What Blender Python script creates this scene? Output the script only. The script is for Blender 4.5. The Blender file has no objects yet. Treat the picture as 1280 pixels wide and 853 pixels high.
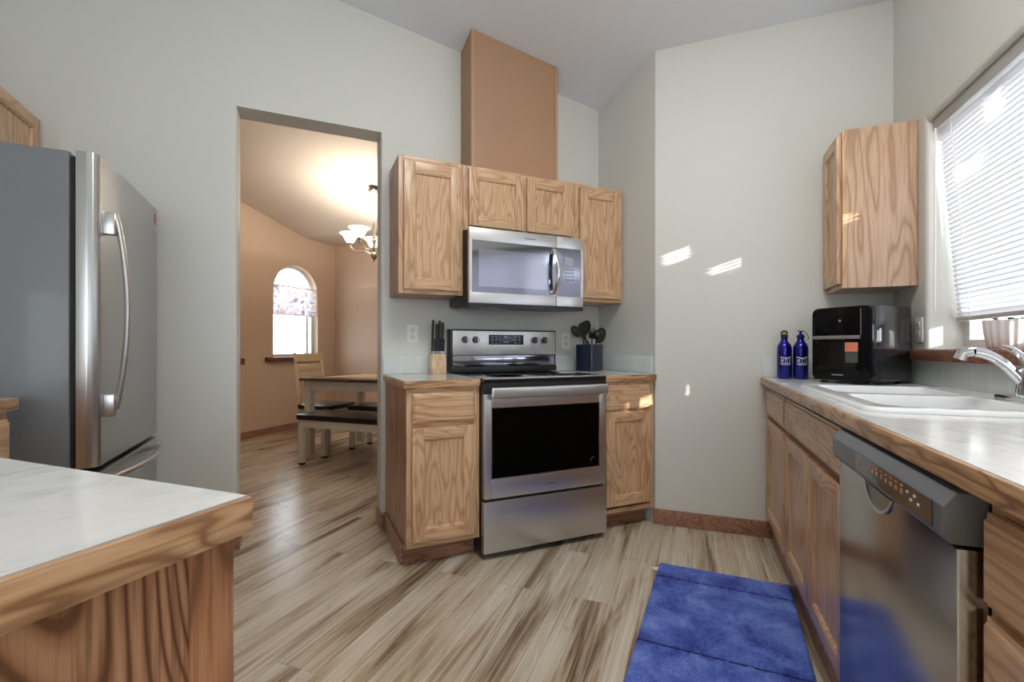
import bpy, bmesh, math, random
from mathutils import Vector, Matrix, noise
random.seed(7)
scene = bpy.context.scene
COL = scene.collection
R2 = math.sqrt(.5)
PI = math.pi


def W(P, Q, Z=0.0):
    """the kitchen has two sets of axes 45 degrees apart: X/Y (stove wall) and P/Q (sink run)"""
    return Vector(((P + Q) * R2, (P - Q) * R2, Z))


# ------------------------------------------------------------------ camera, world, lights
cam_d = bpy.data.cameras.new('camera')
cam = bpy.data.objects.new('camera', cam_d)
COL.objects.link(cam)
cam.location = (0, 0, 1.0728)
cam.rotation_euler = (PI / 2, 0, -.4208)
cam_d.sensor_width = 36
cam_d.lens = 590 / 1280 * 36
cam_d.shift_y = 8.35 / 1280
cam_d.clip_start = .02
scene.camera = cam

scene.view_settings.view_transform = 'Standard'
scene.view_settings.look = 'None'
scene.view_settings.exposure = 0.80
scene.view_settings.gamma = 1
scene.view_settings.use_curve_mapping = False
scene.cycles.max_bounces = 10
scene.cycles.diffuse_bounces = 6
scene.cycles.glossy_bounces = 4
scene.cycles.transmission_bounces = 6
scene.cycles.transparent_max_bounces = 12
scene.cycles.sample_clamp_indirect = 6
scene.cycles.caustics_reflective = False
scene.cycles.caustics_refractive = False

world = bpy.data.worlds.new('daylight')
scene.world = world
world.use_nodes = True
WBG = world.node_tree.nodes['Background']
WBG.inputs['Color'].default_value = (.86, .93, 1.0, 1)
WBG.inputs['Strength'].default_value = 4.5

sun_d = bpy.data.lights.new('sun', 'SUN')
sun = bpy.data.objects.new('sun', sun_d)
COL.objects.link(sun)
sun_d.energy = 5.0
sun_d.angle = math.radians(.6)
sun_d.color = (1, .95, .86)
sd = W(.7, -1, -.30)
sun.rotation_euler = sd.to_track_quat('-Z', 'Y').to_euler()


def area(name, loc, direction, sx, sy, power, color=(1, 1, 1), portal=False):
    d = bpy.data.lights.new(name, 'AREA')
    d.shape = 'RECTANGLE'
    d.size = sx
    d.size_y = sy
    d.energy = power
    d.color = color
    if portal:
        d.cycles.is_portal = True
    o = bpy.data.objects.new(name, d)
    COL.objects.link(o)
    o.location = loc
    o.rotation_euler = Vector(direction).to_track_quat('-Z', 'Y').to_euler()
    return o


# daylight outside the sink window, the garden doors behind the camera and the dining windows
# the sky enters by the sink window, the garden door and window behind the camera and the dining window
area('sink_window_portal', W(1.85, 1.175, 1.57), W(0, -1, 0), 1.57, 1.02, 1, portal=True)
area('garden_door_portal', W(-3.71, 1.95, 1.2), W(1, 0, 0), 2.9, 2.4, 1, portal=True)
area('garden_window_portal', W(-3.71, 4.15, 1.5), W(1, 0, 0), 1.0, 1.6, 1, portal=True)
area('dining_window_portal', W(4.83, -5.055, 1.55), W(0, 1, 0), .75, 1.2, 1, portal=True)

# ------------------------------------------------------------------ mesh helpers


class MB:
    def __init__(self):
        self.bm = bmesh.new()
        self.mat = 0

    def face(self, vs):
        try:
            f = self.bm.faces.new(vs)
            f.material_index = self.mat
            return f
        except ValueError:
            return None

    def box(self, x0, x1, y0, y1, z0, z1, bev=0.0, seg=2):
        if x0 > x1: x0, x1 = x1, x0
        if y0 > y1: y0, y1 = y1, y0
        if z0 > z1: z0, z1 = z1, z0
        v = [self.bm.verts.new(c) for c in
             ((x0, y0, z0), (x1, y0, z0), (x1, y1, z0), (x0, y1, z0), (x0, y0, z1), (x1, y0, z1), (x1, y1, z1), (x0, y1, z1))]
        fs = [self.face([v[i] for i in q]) for q in
              ((3, 2, 1, 0), (4, 5, 6, 7), (0, 1, 5, 4), (1, 2, 6, 5), (2, 3, 7, 6), (3, 0, 4, 7))]
        if bev > 0:
            bev = min(bev, .49 * min(x1 - x0, y1 - y0, z1 - z0))
            es = {e for f in fs for e in f.edges}
            r = bmesh.ops.bevel(self.bm, geom=list(es), offset=bev, segments=seg, affect='EDGES', profile=.6)
            for f in r['faces']:
                f.material_index = self.mat
        return self

    def prism(self, poly, a, b, plane='xy', bev=0.0):
        """extrude a 2-D outline; plane says which axes it lies in, a..b is the range on the third"""
        def p3(p, t):
            return {'xy': (p[0], p[1], t), 'xz': (p[0], t, p[1]), 'yz': (t, p[0], p[1])}[plane]
        lo = [self.bm.verts.new(p3(p, a)) for p in poly]
        hi = [self.bm.verts.new(p3(p, b)) for p in poly]
        n = len(poly)
        fs = [self.face(lo[::-1]), self.face(hi)]
        for i in range(n):
            fs.append(self.face([lo[i], lo[(i + 1) % n], hi[(i + 1) % n], hi[i]]))
        fs = [f for f in fs if f]
        bmesh.ops.recalc_face_normals(self.bm, faces=fs)
        if bev > 0:
            es = list({e for f in fs for e in f.edges})
            r = bmesh.ops.bevel(self.bm, geom=es, offset=bev, segments=2, affect='EDGES', profile=.6)
            for f in r['faces']:
                f.material_index = self.mat
        return self

    def loft(self, loops, cap0=True, cap1=True, closed=True):
        L = [[self.bm.verts.new(p) for p in lp] for lp in loops]
        n = len(L[0])
        for a, b in zip(L, L[1:]):
            for i in range(n if closed else n - 1):
                j = (i + 1) % n
                self.face([a[i], a[j], b[j], b[i]])
        if cap0 and closed: self.face(L[0][::-1])
        if cap1 and closed: self.face(L[-1])
        return self

    def lathe(self, prof, c=(0, 0, 0), seg=24, axis='z'):
        loops = []
        for r, h in prof:
            lp = []
            for i in range(seg):
                a = 2 * PI * i / seg
                x, y = max(r, 1e-4) * math.cos(a), max(r, 1e-4) * math.sin(a)
                p = {'z': (x, y, h), 'y': (x, h, y), 'x': (h, x, y)}[axis]
                lp.append((p[0] + c[0], p[1] + c[1], p[2] + c[2]))
            loops.append(lp)
        return self.loft(loops)

    def tube(self, pts, r, seg=10, flat=None, cap=True):
        pts = [Vector(p) for p in pts]
        rs = r if isinstance(r, (list, tuple)) else [r] * len(pts)
        t0 = (pts[1] - pts[0]).normalized()
        up = Vector((0, 0, 1)) if abs(t0.z) < .9 else Vector((1, 0, 0))
        nrm = (up - t0 * up.dot(t0)).normalized()
        loops = []
        for i, p in enumerate(pts):
            a = pts[max(i - 1, 0)]
            b = pts[min(i + 1, len(pts) - 1)]
            t = (b - a).normalized()
            nrm = (nrm - t * nrm.dot(t)).normalized()
            bn = t.cross(nrm)
            k = flat or 1.0
            loops.append([p + nrm * (rs[i] * math.cos(2 * PI * j / seg)) + bn * (rs[i] * k * math.sin(2 * PI * j / seg)) for j in range(seg)])
        return self.loft(loops, cap, cap)

    def ball(self, c, r, sx=1, sy=1, sz=1, seg=14):
        m = Matrix.Translation(c) @ Matrix.Diagonal((r * sx, r * sy, r * sz, 1))
        res = bmesh.ops.create_uvsphere(self.bm, u_segments=seg, v_segments=seg // 2 + 2, radius=1, matrix=m)
        for v in res['verts']:
            for f in v.link_faces:
                f.material_index = self.mat
        return self

    def xf(self, m):
        bmesh.ops.transform(self.bm, matrix=m, verts=self.bm.verts)
        return self

    def build(self, name, mats, parent=None, smooth=35, recalc=True, loc=None):
        if recalc:
            bmesh.ops.recalc_face_normals(self.bm, faces=self.bm.faces)
        me = bpy.data.meshes.new(name)
        self.bm.to_mesh(me)
        self.bm.free()
        for m in (mats if isinstance(mats, (list, tuple)) else [mats]):
            me.materials.append(m)
        if smooth:
            for p in me.polygons: p.use_smooth = True
            me.set_sharp_from_angle(angle=math.radians(smooth))
        o = bpy.data.objects.new(name, me)
        COL.objects.link(o)
        if parent: o.parent = parent
        if loc is not None: o.location = loc
        return o


def tag(o, label=None, cat=None, group=None, kind=None):
    if label: o['label'] = label
    if cat: o['category'] = cat
    if group: o['group'] = group
    if kind: o['kind'] = kind
    return o


def thing(name, loc, rot, label, cat, group=None):
    o = bpy.data.objects.new(name, None)
    o.empty_display_size = .1
    COL.objects.link(o)
    o.location = loc
    o.rotation_euler = (0, 0, math.radians(rot))
    return tag(o, label, cat, group)


def struct(name, mb, mats, smooth=30, loc=None):
    return tag(mb.build(name, mats, smooth=smooth, loc=loc), kind='structure')


def copy_tree(o, parent=None):
    c = o.copy()
    COL.objects.link(c)
    if parent: c.parent = parent
    for ch in list(o.children):
        copy_tree(ch, c)
    return c


def rrect(w, d, r, n=5, cx=0, cy=0):
    """rounded rectangle outline"""
    pts = []
    for (sx, sy, a0) in ((1, 1, 0), (-1, 1, 90), (-1, -1, 180), (1, -1, 270)):
        for i in range(n + 1):
            a = math.radians(a0 + 90 * i / n)
            pts.append((cx + sx * (w / 2 - r) + r * math.cos(a), cy + sy * (d / 2 - r) + r * math.sin(a)))
    return pts


def text(body, size, mat, parent, loc, rot, name, depth=.0006):
    cu = bpy.data.curves.new(name, 'FONT')
    cu.body = body
    cu.size = size
    cu.extrude = depth
    cu.align_x = 'CENTER'
    cu.align_y = 'CENTER'
    tmp = bpy.data.objects.new(name + '_tmp', cu)
    me = bpy.data.meshes.new_from_object(tmp)
    bpy.data.objects.remove(tmp)
    bpy.data.curves.remove(cu)
    me.name = name
    me.materials.clear()
    me.materials.append(mat)
    o = bpy.data.objects.new(name, me)
    COL.objects.link(o)
    o.parent = parent
    o.location = loc
    o.rotation_euler = rot
    return o


# ------------------------------------------------------------------ materials


class NT:
    def __init__(self, name):
        self.m = bpy.data.materials.new(name)
        self.m.use_nodes = True
        self.t = self.m.node_tree
        self.p = self.t.nodes['Principled BSDF']

    def n(self, typ, **kw):
        nd = self.t.nodes.new(typ)
        for k, v in kw.items(): setattr(nd, k, v)
        return nd

    def l(self, a, b): self.t.links.new(a, b)

    def math(self, op, a, b=None, c=None):
        nd = self.n('ShaderNodeMath', operation=op)
        for i, v in enumerate((a, b, c)):
            if v is None: continue
            if isinstance(v, (int, float)): nd.inputs[i].default_value = v
            else: self.l(v, nd.inputs[i])
        return nd.outputs[0]

    def vmath(self, op, a, b):
        nd = self.n('ShaderNodeVectorMath', operation=op)
        for i, v in enumerate((a, b)):
            if isinstance(v, (tuple, list)): nd.inputs[i].default_value = v
            else: self.l(v, nd.inputs[i])
        return nd.outputs[0]

    def noise(self, vec, scale, detail=3, rough=.5, dist=0):
        nd = self.n('ShaderNodeTexNoise')
        nd.inputs['Scale'].default_value = scale
        nd.inputs['Detail'].default_value = detail
        nd.inputs['Roughness'].default_value = rough
        nd.inputs['Distortion'].default_value = dist
        self.l(vec, nd.inputs['Vector'])
        return nd.outputs['Fac']

    def ramp(self, fac, stops, interp='LINEAR'):
        nd = self.n('ShaderNodeValToRGB')
        cr = nd.color_ramp
        cr.interpolation = interp
        while len(cr.elements) < len(stops): cr.elements.new(.5)
        for e, (p, c) in zip(cr.elements, stops):
            e.position = p
            e.color = (*c, 1) if len(c) == 3 else c
        self.l(fac, nd.inputs[0])
        return nd.outputs[0]

    def mix(self, fac, a, b, blend='MIX'):
        nd = self.n('ShaderNodeMix', data_type='RGBA', blend_type=blend)
        for i, v in ((0, fac), (6, a), (7, b)):
            if isinstance(v, (int, float)): nd.inputs[i].default_value = v
            elif isinstance(v, tuple): nd.inputs[i].default_value = (*v, 1)
            else: self.l(v, nd.inputs[i])
        return nd.outputs[2]

    def bump(self, h, strength=.1, dist=.002):
        nd = self.n('ShaderNodeBump')
        nd.inputs['Strength'].default_value = strength
        nd.inputs['Distance'].default_value = dist
        self.l(h, nd.inputs['Height'])
        self.l(nd.outputs[0], self.p.inputs['Normal'])

    def objco(self, rnd=True):
        tc = self.n('ShaderNodeTexCoord').outputs['Object']
        if not rnd: return tc
        oi = self.n('ShaderNodeObjectInfo').outputs['Random']
        cmb = self.n('ShaderNodeCombineXYZ')
        for i, k in enumerate((23.1, 17.7, 31.3)):
            self.l(self.math('MULTIPLY', oi, k), cmb.inputs[i])
        return self.vmath('ADD', tc, cmb.outputs[0])


def flat(name, col, rough=.5, metal=0, spec=None, coat=0, var=.04, vscale=8, bump=0, bscale=200):
    k = NT(name)
    v = k.objco()
    f = k.noise(v, vscale, 3)
    a = tuple(max(0, c * (1 - var)) for c in col)
    b = tuple(min(1, c * (1 + var)) for c in col)
    k.l(k.mix(f, a, b), k.p.inputs['Base Color'])
    k.p.inputs['Roughness'].default_value = rough
    k.p.inputs['Metallic'].default_value = metal
    if spec is not None: k.p.inputs['Specular IOR Level'].default_value = spec
    if coat:
        k.p.inputs['Coat Weight'].default_value = coat
        k.p.inputs['Coat Roughness'].default_value = .08
    if bump: k.bump(k.noise(v, bscale, 2), bump, .001)
    return k.m


def oak(name, axis, light, mid, dark, rough=.36, figure=1.0, fscale=8.5, run=.15, dist=.25):
    k = NT(name)
    v = k.objco()
    sc = {'x': (run, 1, 1), 'y': (1, run, 1), 'z': (1, 1, run)}[axis]
    sf = {'x': (.03, 1, 1), 'y': (1, .03, 1), 'z': (1, 1, .03)}[axis]
    v1 = k.vmath('MULTIPLY', v, sc)
    v2 = k.vmath('MULTIPLY', v, sf)
    nz = k.noise(v1, fscale, 2.0, .45, dist)
    ring = k.math('PINGPONG', k.math('MULTIPLY', nz, 13.0 * figure), .5)      # growth-ring contours
    ring = k.math('MULTIPLY', ring, 2)
    c1 = k.ramp(ring, [(0, dark), (.10, dark), (.36, mid), (.75, light), (1, light)])
    pore = k.noise(v2, 190, 2, .6)
    c2 = k.mix(k.ramp(pore, [(.36, (.55, .55, .55)), (.52, (0, 0, 0))]), c1, tuple(d * .82 for d in dark))
    broad = k.noise(v1, 2.2, 2)
    c3 = k.mix(k.ramp(broad, [(.3, (0, 0, 0)), (.75, (.45, .45, .45))]), c2, mid)
    k.l(c3, k.p.inputs['Base Color'])
    k.p.inputs['Roughness'].default_value = rough
    k.p.inputs['Coat Weight'].default_value = .25
    k.p.inputs['Coat Roughness'].default_value = .2
    k.bump(k.math('ADD', ring, pore), .08, .001)
    return k.m


OL, OM, OD = (.66, .435, .265), (.585, .365, .21), (.43, .24, .125)
OAKZ = oak('oak_upright', 'z', OL, OM, OD)
OAKX = oak('oak_lengthwise', 'x', OL, OM, OD)
OAKY = oak('oak_crosswise', 'y', OL, OM, OD)
SHL, SHM, SHD = (.46, .22, .11), (.36, .155, .072), (.19, .07, .03)
NOSE = oak('nosing_oak', 'x', (.60, .375, .21), (.47, .27, .14), (.23, .11, .048), fscale=15, figure=.55, run=.2, dist=.6)
SHADEDZ = oak('shaded_oak_upright', 'z', SHL, SHM, SHD, fscale=4.0)  # darker copy of the cabinet oak, shade of the left sides put into its colour
TRIM = oak('stained_trim', 'x', (.40, .21, .135), (.31, .15, .095), (.19, .085, .05))
PLY = flat('birch_ply_panel', (.40, .235, .14), .42, var=.10, vscale=3)
PLYD = flat('birch_ply_edge', (.45, .275, .17), .42, var=.08, vscale=5)
SILLM = flat('dark_sill_wood', (.16, .055, .04), .35, var=.15, vscale=20)

WALL = flat('warm_grey_paint', (.655, .66, .63), .55, var=.015, vscale=2, bump=.06, bscale=160)
PEACH = flat('peach_paint', (.62, .485, .38), .6, var=.02, vscale=2, bump=.06, bscale=160)
CEIL = flat('ceiling_paint', (.80, .83, .89), .8, var=.02, vscale=2, bump=.1, bscale=120)
CEILD = flat('dining_ceiling_paint', (.72, .66, .60), .8, var=.02, vscale=2, bump=.1, bscale=120)
WHITEP = flat('white_trim_paint', (.78, .78, .76), .35)
PVC = flat('white_vinyl', (.80, .80, .80), .35)


def steel(name, col=(.56, .56, .57), rough=.26, axis='x'):
    k = NT(name)
    v = k.objco()
    sc = {'x': (.6, 60, 60), 'z': (60, 60, .6), 'y': (60, .6, 60)}[axis]
    f = k.noise(k.vmath('MULTIPLY', v, sc), 6, 3)
    k.l(k.mix(f, tuple(c * .93 for c in col), tuple(min(1, c * 1.06) for c in col)), k.p.inputs['Base Color'])
    k.p.inputs['Metallic'].default_value = 1
    k.l(k.math('MULTIPLY_ADD', f, .06, rough - .03), k.p.inputs['Roughness'])
    k.bump(f, .015, .0003)
    return k.m


STEEL = steel('brushed_steel', (.66, .66, .675), .34)
STEELZ = steel('brushed_steel_upright', (.55, .55, .555), .3, 'z')
STEELD = steel('dark_brushed_steel', (.30, .31, .33), .3)
DWST = steel('dishwasher_steel', (.48, .475, .47), .2, 'z')
CHROME = flat('chrome', (.75, .76, .78), .08, 1, var=.01)
NICKEL = flat('brushed_nickel', (.55, .52, .48), .22, 1, var=.02)
GREYP = flat('grey_side_panel', (.16, .17, .185), .42, 0, coat=.15, var=.08, vscale=5, bump=.05, bscale=400)
BLACK = flat('black_plastic', (.012, .012, .014), .35)
BLACKG = flat('black_gloss', (.006, .006, .008), .06, coat=.6)
BLACKF = flat('black_front_glass', (.004, .004, .005), .12, spec=.2)
BLACKM = flat('black_rubber', (.015, .015, .015), .75)
OVENG = flat('oven_black_glass', (.0015, .0015, .0015), .12, spec=.08)
LEATHER = flat('black_leatherette', (.012, .011, .012), .3, bump=.1, bscale=300)
CREAM = flat('cream_painted_wood', (.68, .64, .56), .45)
BEIGEW = flat('pale_beech', (.74, .58, .39), .45, var=.08, vscale=12)
BLOCKW = oak('knife_block_wood', 'z', (.78, .58, .37), (.70, .49, .29), (.52, .33, .17), fscale=14)
NAVY = flat('navy_ceramic', (.014, .020, .045), .28, coat=.4)
NYLON = flat('black_nylon', (.009, .009, .010), .45)
CERAM = flat('white_sink_enamel', (.80, .81, .83), .14, coat=.3, var=.01)
WPLAST = flat('white_plastic', (.82, .82, .80), .35, var=.01)
GREYPL = flat('grey_plastic', (.10, .11, .13), .4)
SILVERP = flat('silver_band', (.42, .42, .42), .3, .8)
DWPANEL = flat('slate_control_panel', (.165, .18, .21), .38, .3)
ORANGE = flat('orange_sticker', (.70, .22, .13), .5, var=.2, vscale=60)
REDST = flat('red_sticker', (.55, .06, .05), .5)
WINK = flat('white_ink', (.75, .76, .78), .5)
GREYINK = flat('grey_ink', (.13, .13, .14), .5)
COPPERINK = flat('copper_ink', (.50, .27, .16), .4)
LEAF = flat('leaf_green', (.05, .14, .035), .45, var=.4, vscale=30)
PETAL = flat('cream_petals', (.72, .58, .48), .6, var=.2, vscale=40)
TWIG = flat('brown_twig', (.12, .06, .035), .7)
BLUEB = flat('blue_anodised_aluminium', (.012, .012, .26), .2, .75, coat=.5, var=.03)
LIME = flat('lime_ring', (.45, .50, .05), .4)
GROUND = flat('pale_paving', (.55, .54, .52), .9, var=.1, vscale=2)
TOWEL = flat('table_mat', (.62, .50, .38), .8, var=.1, vscale=30)
TABLETOP = flat('dark_table_top', (.10, .065, .045), .18, var=.2, vscale=14, coat=.5)


def laminate():
    k = NT('mottled_laminate')
    v = k.objco(False)
    f = k.noise(k.vmath('MULTIPLY', v, (1, 2.2, 1)), 9, 5, .6, .6)
    c = k.ramp(f, [(.28, (.53, .55, .555)), (.45, (.66, .67, .67)), (.58, (.72, .72, .715)), (.75, (.60, .61, .615))])
    k.l(c, k.p.inputs['Base Color'])
    k.p.inputs['Roughness'].default_value = .2
    k.p.inputs['Coat Weight'].default_value = .25
    k.p.inputs['Coat Roughness'].default_value = .1
    return k.m


LAM = laminate()


def planks():
    k = NT('laminate_planks')
    mp = k.n('ShaderNodeMapping')
    mp.inputs['Rotation'].default_value = (0, 0, -PI / 4)
    k.l(k.n('ShaderNodeTexCoord').outputs['Object'], mp.inputs['Vector'])
    v = mp.outputs[0]
    br = k.n('ShaderNodeTexBrick')
    br.offset = .37
    br.offset_frequency = 2
    br.inputs['Color1'].default_value = (0, 0, 0, 1)
    br.inputs['Color2'].default_value = (1, 1, 1, 1)
    br.inputs['Mortar'].default_value = (.5, .5, .5, 1)
    br.inputs['Scale'].default_value = 1
    br.inputs['Mortar Size'].default_value = .0012
    br.inputs['Mortar Smooth'].default_value = .2
    br.inputs['Brick Width'].default_value = 1.22
    br.inputs['Row Height'].default_value = .165
    k.l(v, br.inputs['Vector'])
    sep = k.n('ShaderNodeSeparateColor')
    k.l(br.outputs['Color'], sep.inputs[0])
    rnd = sep.outputs[0]
    cmb = k.n('ShaderNodeCombineXYZ')
    for i, q in enumerate((41.0, 13.0, 27.0)):
        k.l(k.math('MULTIPLY', rnd, q), cmb.inputs[i])
    vo = k.vmath('ADD', v, cmb.outputs[0])
    va = k.vmath('MULTIPLY', vo, (.55, 5.6, 1))
    n1 = k.noise(va, 1.9, 5, .56, .7)
    n2 = k.noise(k.vmath('MULTIPLY', vo, (.5, 34, 1)), 3.0, 3, .6, .2)
    ring = k.math('PINGPONG', k.math('MULTIPLY', n1, 7), .5)
    f = k.math('ADD', k.math('MULTIPLY', n1, .80), k.math('MULTIPLY', n2, .20))
    base = k.ramp(f, [(.35, (.15, .10, .065)), (.41, (.32, .245, .175)), (.46, (.48, .415, .330)), (.53, (.585, .54, .465)), (.64, (.66, .635, .58))])
    base = k.mix(k.ramp(ring, [(0, (.5, .5, .5)), (.09, (0, 0, 0))]), base, (.34, .24, .155))
    tint = k.mix(rnd, (1.0, .97, .93), (.90, .84, .76))
    base = k.mix(1.0, base, tint, 'MULTIPLY')
    base = k.mix(k.math('MULTIPLY', br.outputs['Fac'], .65), base, (.16, .11, .07))
    k.l(base, k.p.inputs['Base Color'])
    k.p.inputs['Roughness'].default_value = .33
    k.l(k.math('MULTIPLY_ADD', n2, .2, .16), k.p.inputs['Roughness'])
    k.bump(k.math('SUBTRACT', k.math('MULTIPLY', n2, .4), br.outputs['Fac']), .12, .002)
    return k.m


FLOOR = planks()


def tiles(name, col):
    """one row of square wall tiles, 11 cm apart along local x"""
    k = NT(name)
    tc = k.n('ShaderNodeTexCoord').outputs['Object']
    sx = k.n('ShaderNodeSeparateXYZ')
    k.l(tc, sx.inputs[0])
    d = k.math('PINGPONG', sx.outputs[0], .054)
    g = k.math('LESS_THAN', d, .0016)
    k.l(k.mix(g, k.mix(k.noise(tc, 6, 2), col, tuple(c * .93 for c in col)), (.82, .83, .82)), k.p.inputs['Base Color'])
    k.p.inputs['Roughness'].default_value = .12
    k.bump(k.math('MULTIPLY', g, -1), .3, .001)
    return k.m


TILE = tiles('pale_glazed_tile', (.66, .71, .71))


def glass_pane():
    k = NT('window_glass')
    tr = k.n('ShaderNodeBsdfTransparent')
    tr.inputs[0].default_value = (.95, .97, .97, 1)
    gl = k.n('ShaderNodeBsdfGlossy')
    gl.inputs['Roughness'].default_value = .02
    lw = k.n('ShaderNodeLayerWeight')
    fw = k.math('MULTIPLY_ADD', k.math('POWER', lw.outputs['Facing'], 4.0), .6, .04)
    mx = k.n('ShaderNodeMixShader')
    k.l(fw, mx.inputs[0])
    k.l(tr.outputs[0], mx.inputs[1])
    k.l(gl.outputs[0], mx.inputs[2])
    k.l(mx.outputs[0], k.t.nodes['Material Output'].inputs['Surface'])
    return k.m


GLASS = glass_pane()


def translucent(name, col, amt=.45):
    k = NT(name)
    v = k.objco(False)
    c = k.mix(k.noise(v, 20, 2), col, tuple(x * .97 for x in col))
    d = k.n('ShaderNodeBsdfDiffuse')
    t = k.n('ShaderNodeBsdfTranslucent')
    k.l(c, d.inputs[0])
    k.l(c, t.inputs[0])
    mx = k.n('ShaderNodeMixShader')
    mx.inputs[0].default_value = amt
    k.l(d.outputs[0], mx.inputs[1])
    k.l(t.outputs[0], mx.inputs[2])
    k.l(mx.outputs[0], k.t.nodes['Material Output'].inputs['Surface'])
    return k.m


SLAT = translucent('white_blind_slat', (.78, .78, .83), .12)
CURT = None


def curtain_mat():
    k = NT('printed_valance')
    v = k.objco(False)
    n = k.noise(v, 7, 2, .5, 1.5)
    c = k.ramp(n, [(.36, (.30, .26, .29)), (.44, (.62, .56, .66)), (.52, (.84, .82, .84)), (.64, (.58, .42, .40)), (.72, (.83, .80, .82))])
    d = k.n('ShaderNodeBsdfDiffuse')
    t = k.n('ShaderNodeBsdfTranslucent')
    k.l(c, d.inputs[0])
    k.l(c, t.inputs[0])
    mx = k.n('ShaderNodeMixShader')
    mx.inputs[0].default_value = .35
    k.l(d.outputs[0], mx.inputs[1])
    k.l(t.outputs[0], mx.inputs[2])
    k.l(mx.outputs[0], k.t.nodes['Material Output'].inputs['Surface'])
    return k.m


CURT = curtain_mat()


def glow(name, col, st):
    k = NT(name)
    k.p.inputs['Base Color'].default_value = (.9, .88, .82, 1)
    k.p.inputs['Emission Color'].default_value = (*col, 1)
    k.p.inputs['Emission Strength'].default_value = st
    return k.m


SHADE = glow('frosted_shade_glass', (1, .90, .74), 1.3)
DIFFUSER = glow('light_diffuser', (1, .97, .92), 6)


def rugmat():
    k = NT('blue_shag_pile')
    v = k.objco(False)
    n = k.noise(v, 7, 4, .6, .4)
    f = k.noise(v, 260, 2)
    c = k.ramp(k.math('ADD', k.math('MULTIPLY', n, .62), k.math('MULTIPLY', f, .38)),
               [(.38, (.018, .032, .25)), (.46, (.050, .095, .45)), (.53, (.095, .165, .60)), (.62, (.20, .30, .74))])
    k.l(c, k.p.inputs['Base Color'])
    k.p.inputs['Roughness'].default_value = .9
    k.p.inputs['Sheen Weight'].default_value = .1
    k.bump(f, .8, .006)
    return k.m


RUG = rugmat()

# ------------------------------------------------------------------ room shell
YW = 2.8795           # stove wall
XR = 1.978            # short return wall at the right of the stove
PB = 3.008            # wall beyond the sink run
QC = .98              # window wall
XL = -1.45


def zc(x, y):
    """sloping kitchen ceiling: rises toward the camera along P"""
    P = (x + y) * R2
    return 2.796 + .215 * (3.435 - max(P, .2))


def zcP(P): return 2.796 + .215 * (3.435 - max(P, .2))


m = MB()
m.prism([(-5.3, -3.3), tuple(W(-3.75, -.6)[:2]), tuple(W(-3.75, 5.15)[:2]), tuple(W(-.95, 5.15)[:2]), (3.6, -3.3), (3.6, 3.2), (2.6, 8.2), (-5.3, 8.2)], -.08, 0)
struct('floor', m, FLOOR)

# stove wall with the opening to the dining room
m = MB()
DX0, DX1, DZ = -.308, .436, 2.355
for a, b, z0 in ((XL, DX0 - .04, 0), (DX0 - .04, DX1 + .02, DZ), (DX1 + .02, XR + .12, 0)):
    m.prism([(a, z0), (b, z0), (b, zc(b, YW) + .02), (a, zc(a, YW) + .02)], YW, YW + .15, 'xz')
def quarter(cx, cy, r_, a_from, a_to, n=5):
    return [(cx + r_ * math.cos(math.radians(a_from + (a_to - a_from) * i / n)), cy + r_ * math.sin(math.radians(a_from + (a_to - a_from) * i / n))) for i in range(n + 1)]


RB = .013      # bullnose corners of the opening
m.prism([(DX0 - .04, YW + .15), (DX0 - .04, YW)] + quarter(DX0 - RB, YW + RB, RB, -90, 0) + quarter(DX0 - RB, YW + .15 - RB, RB, 0, 90), 0, DZ)
m.prism([(DX1 + .02, YW), (DX1 + .02, YW + .15)] + quarter(DX1 + RB, YW + .15 - RB, RB, 90, 180) + quarter(DX1 + RB, YW + RB, RB, 180, 270), 0, DZ)
struct('wall_back', m, WALL)
# return wall
m = MB()
yo = PB / R2 - XR
m.prism([(yo, 0), (YW, 0), (YW, zc(XR, YW) + .02), (yo, zc(XR, yo) + .02)], XR, XR + .12, 'yz')
struct('wall_return', m, WALL)


def pqwall(name, P0, P1, Q0, Q1, pieces, mat, extra=()):
    """a wall running along P between Q0 and Q1 (its room face and its back); pieces are outlines in P/Z"""
    mb = MB()
    for poly in pieces:
        mb.prism([(p, z) for p, z in poly], Q0, Q1, 'xz')
    for poly, a, b, pl in extra:
        mb.prism(poly, a, b, pl)
    # local x=P, y=Q  ->  world (mirror handled by writing the points out)
    for v in mb.bm.verts:
        v.co = W(v.co.x, v.co.y, v.co.z)
    return struct(name, mb, mat)


def qpwall(name, P0, P1, pieces, mat):
    """a wall running along Q, room face at P0; pieces are outlines in Q/Z"""
    mb = MB()
    for poly in pieces:
        mb.prism(poly, P0, P1, 'xz')
    for v in mb.bm.verts:
        v.co = W(v.co.y, v.co.x, v.co.z)
    return struct(name, mb, mat)


qo = PB - 2 * yo * R2       # Q of the outer corner
qo = (XR - yo) * R2
zt = zcP(PB) + .02
qpwall('wall_end', PB, PB + .12, [[(qo - .0, 0), (QC, 0), (QC, zt), (qo, zt)]], WALL)
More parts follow.
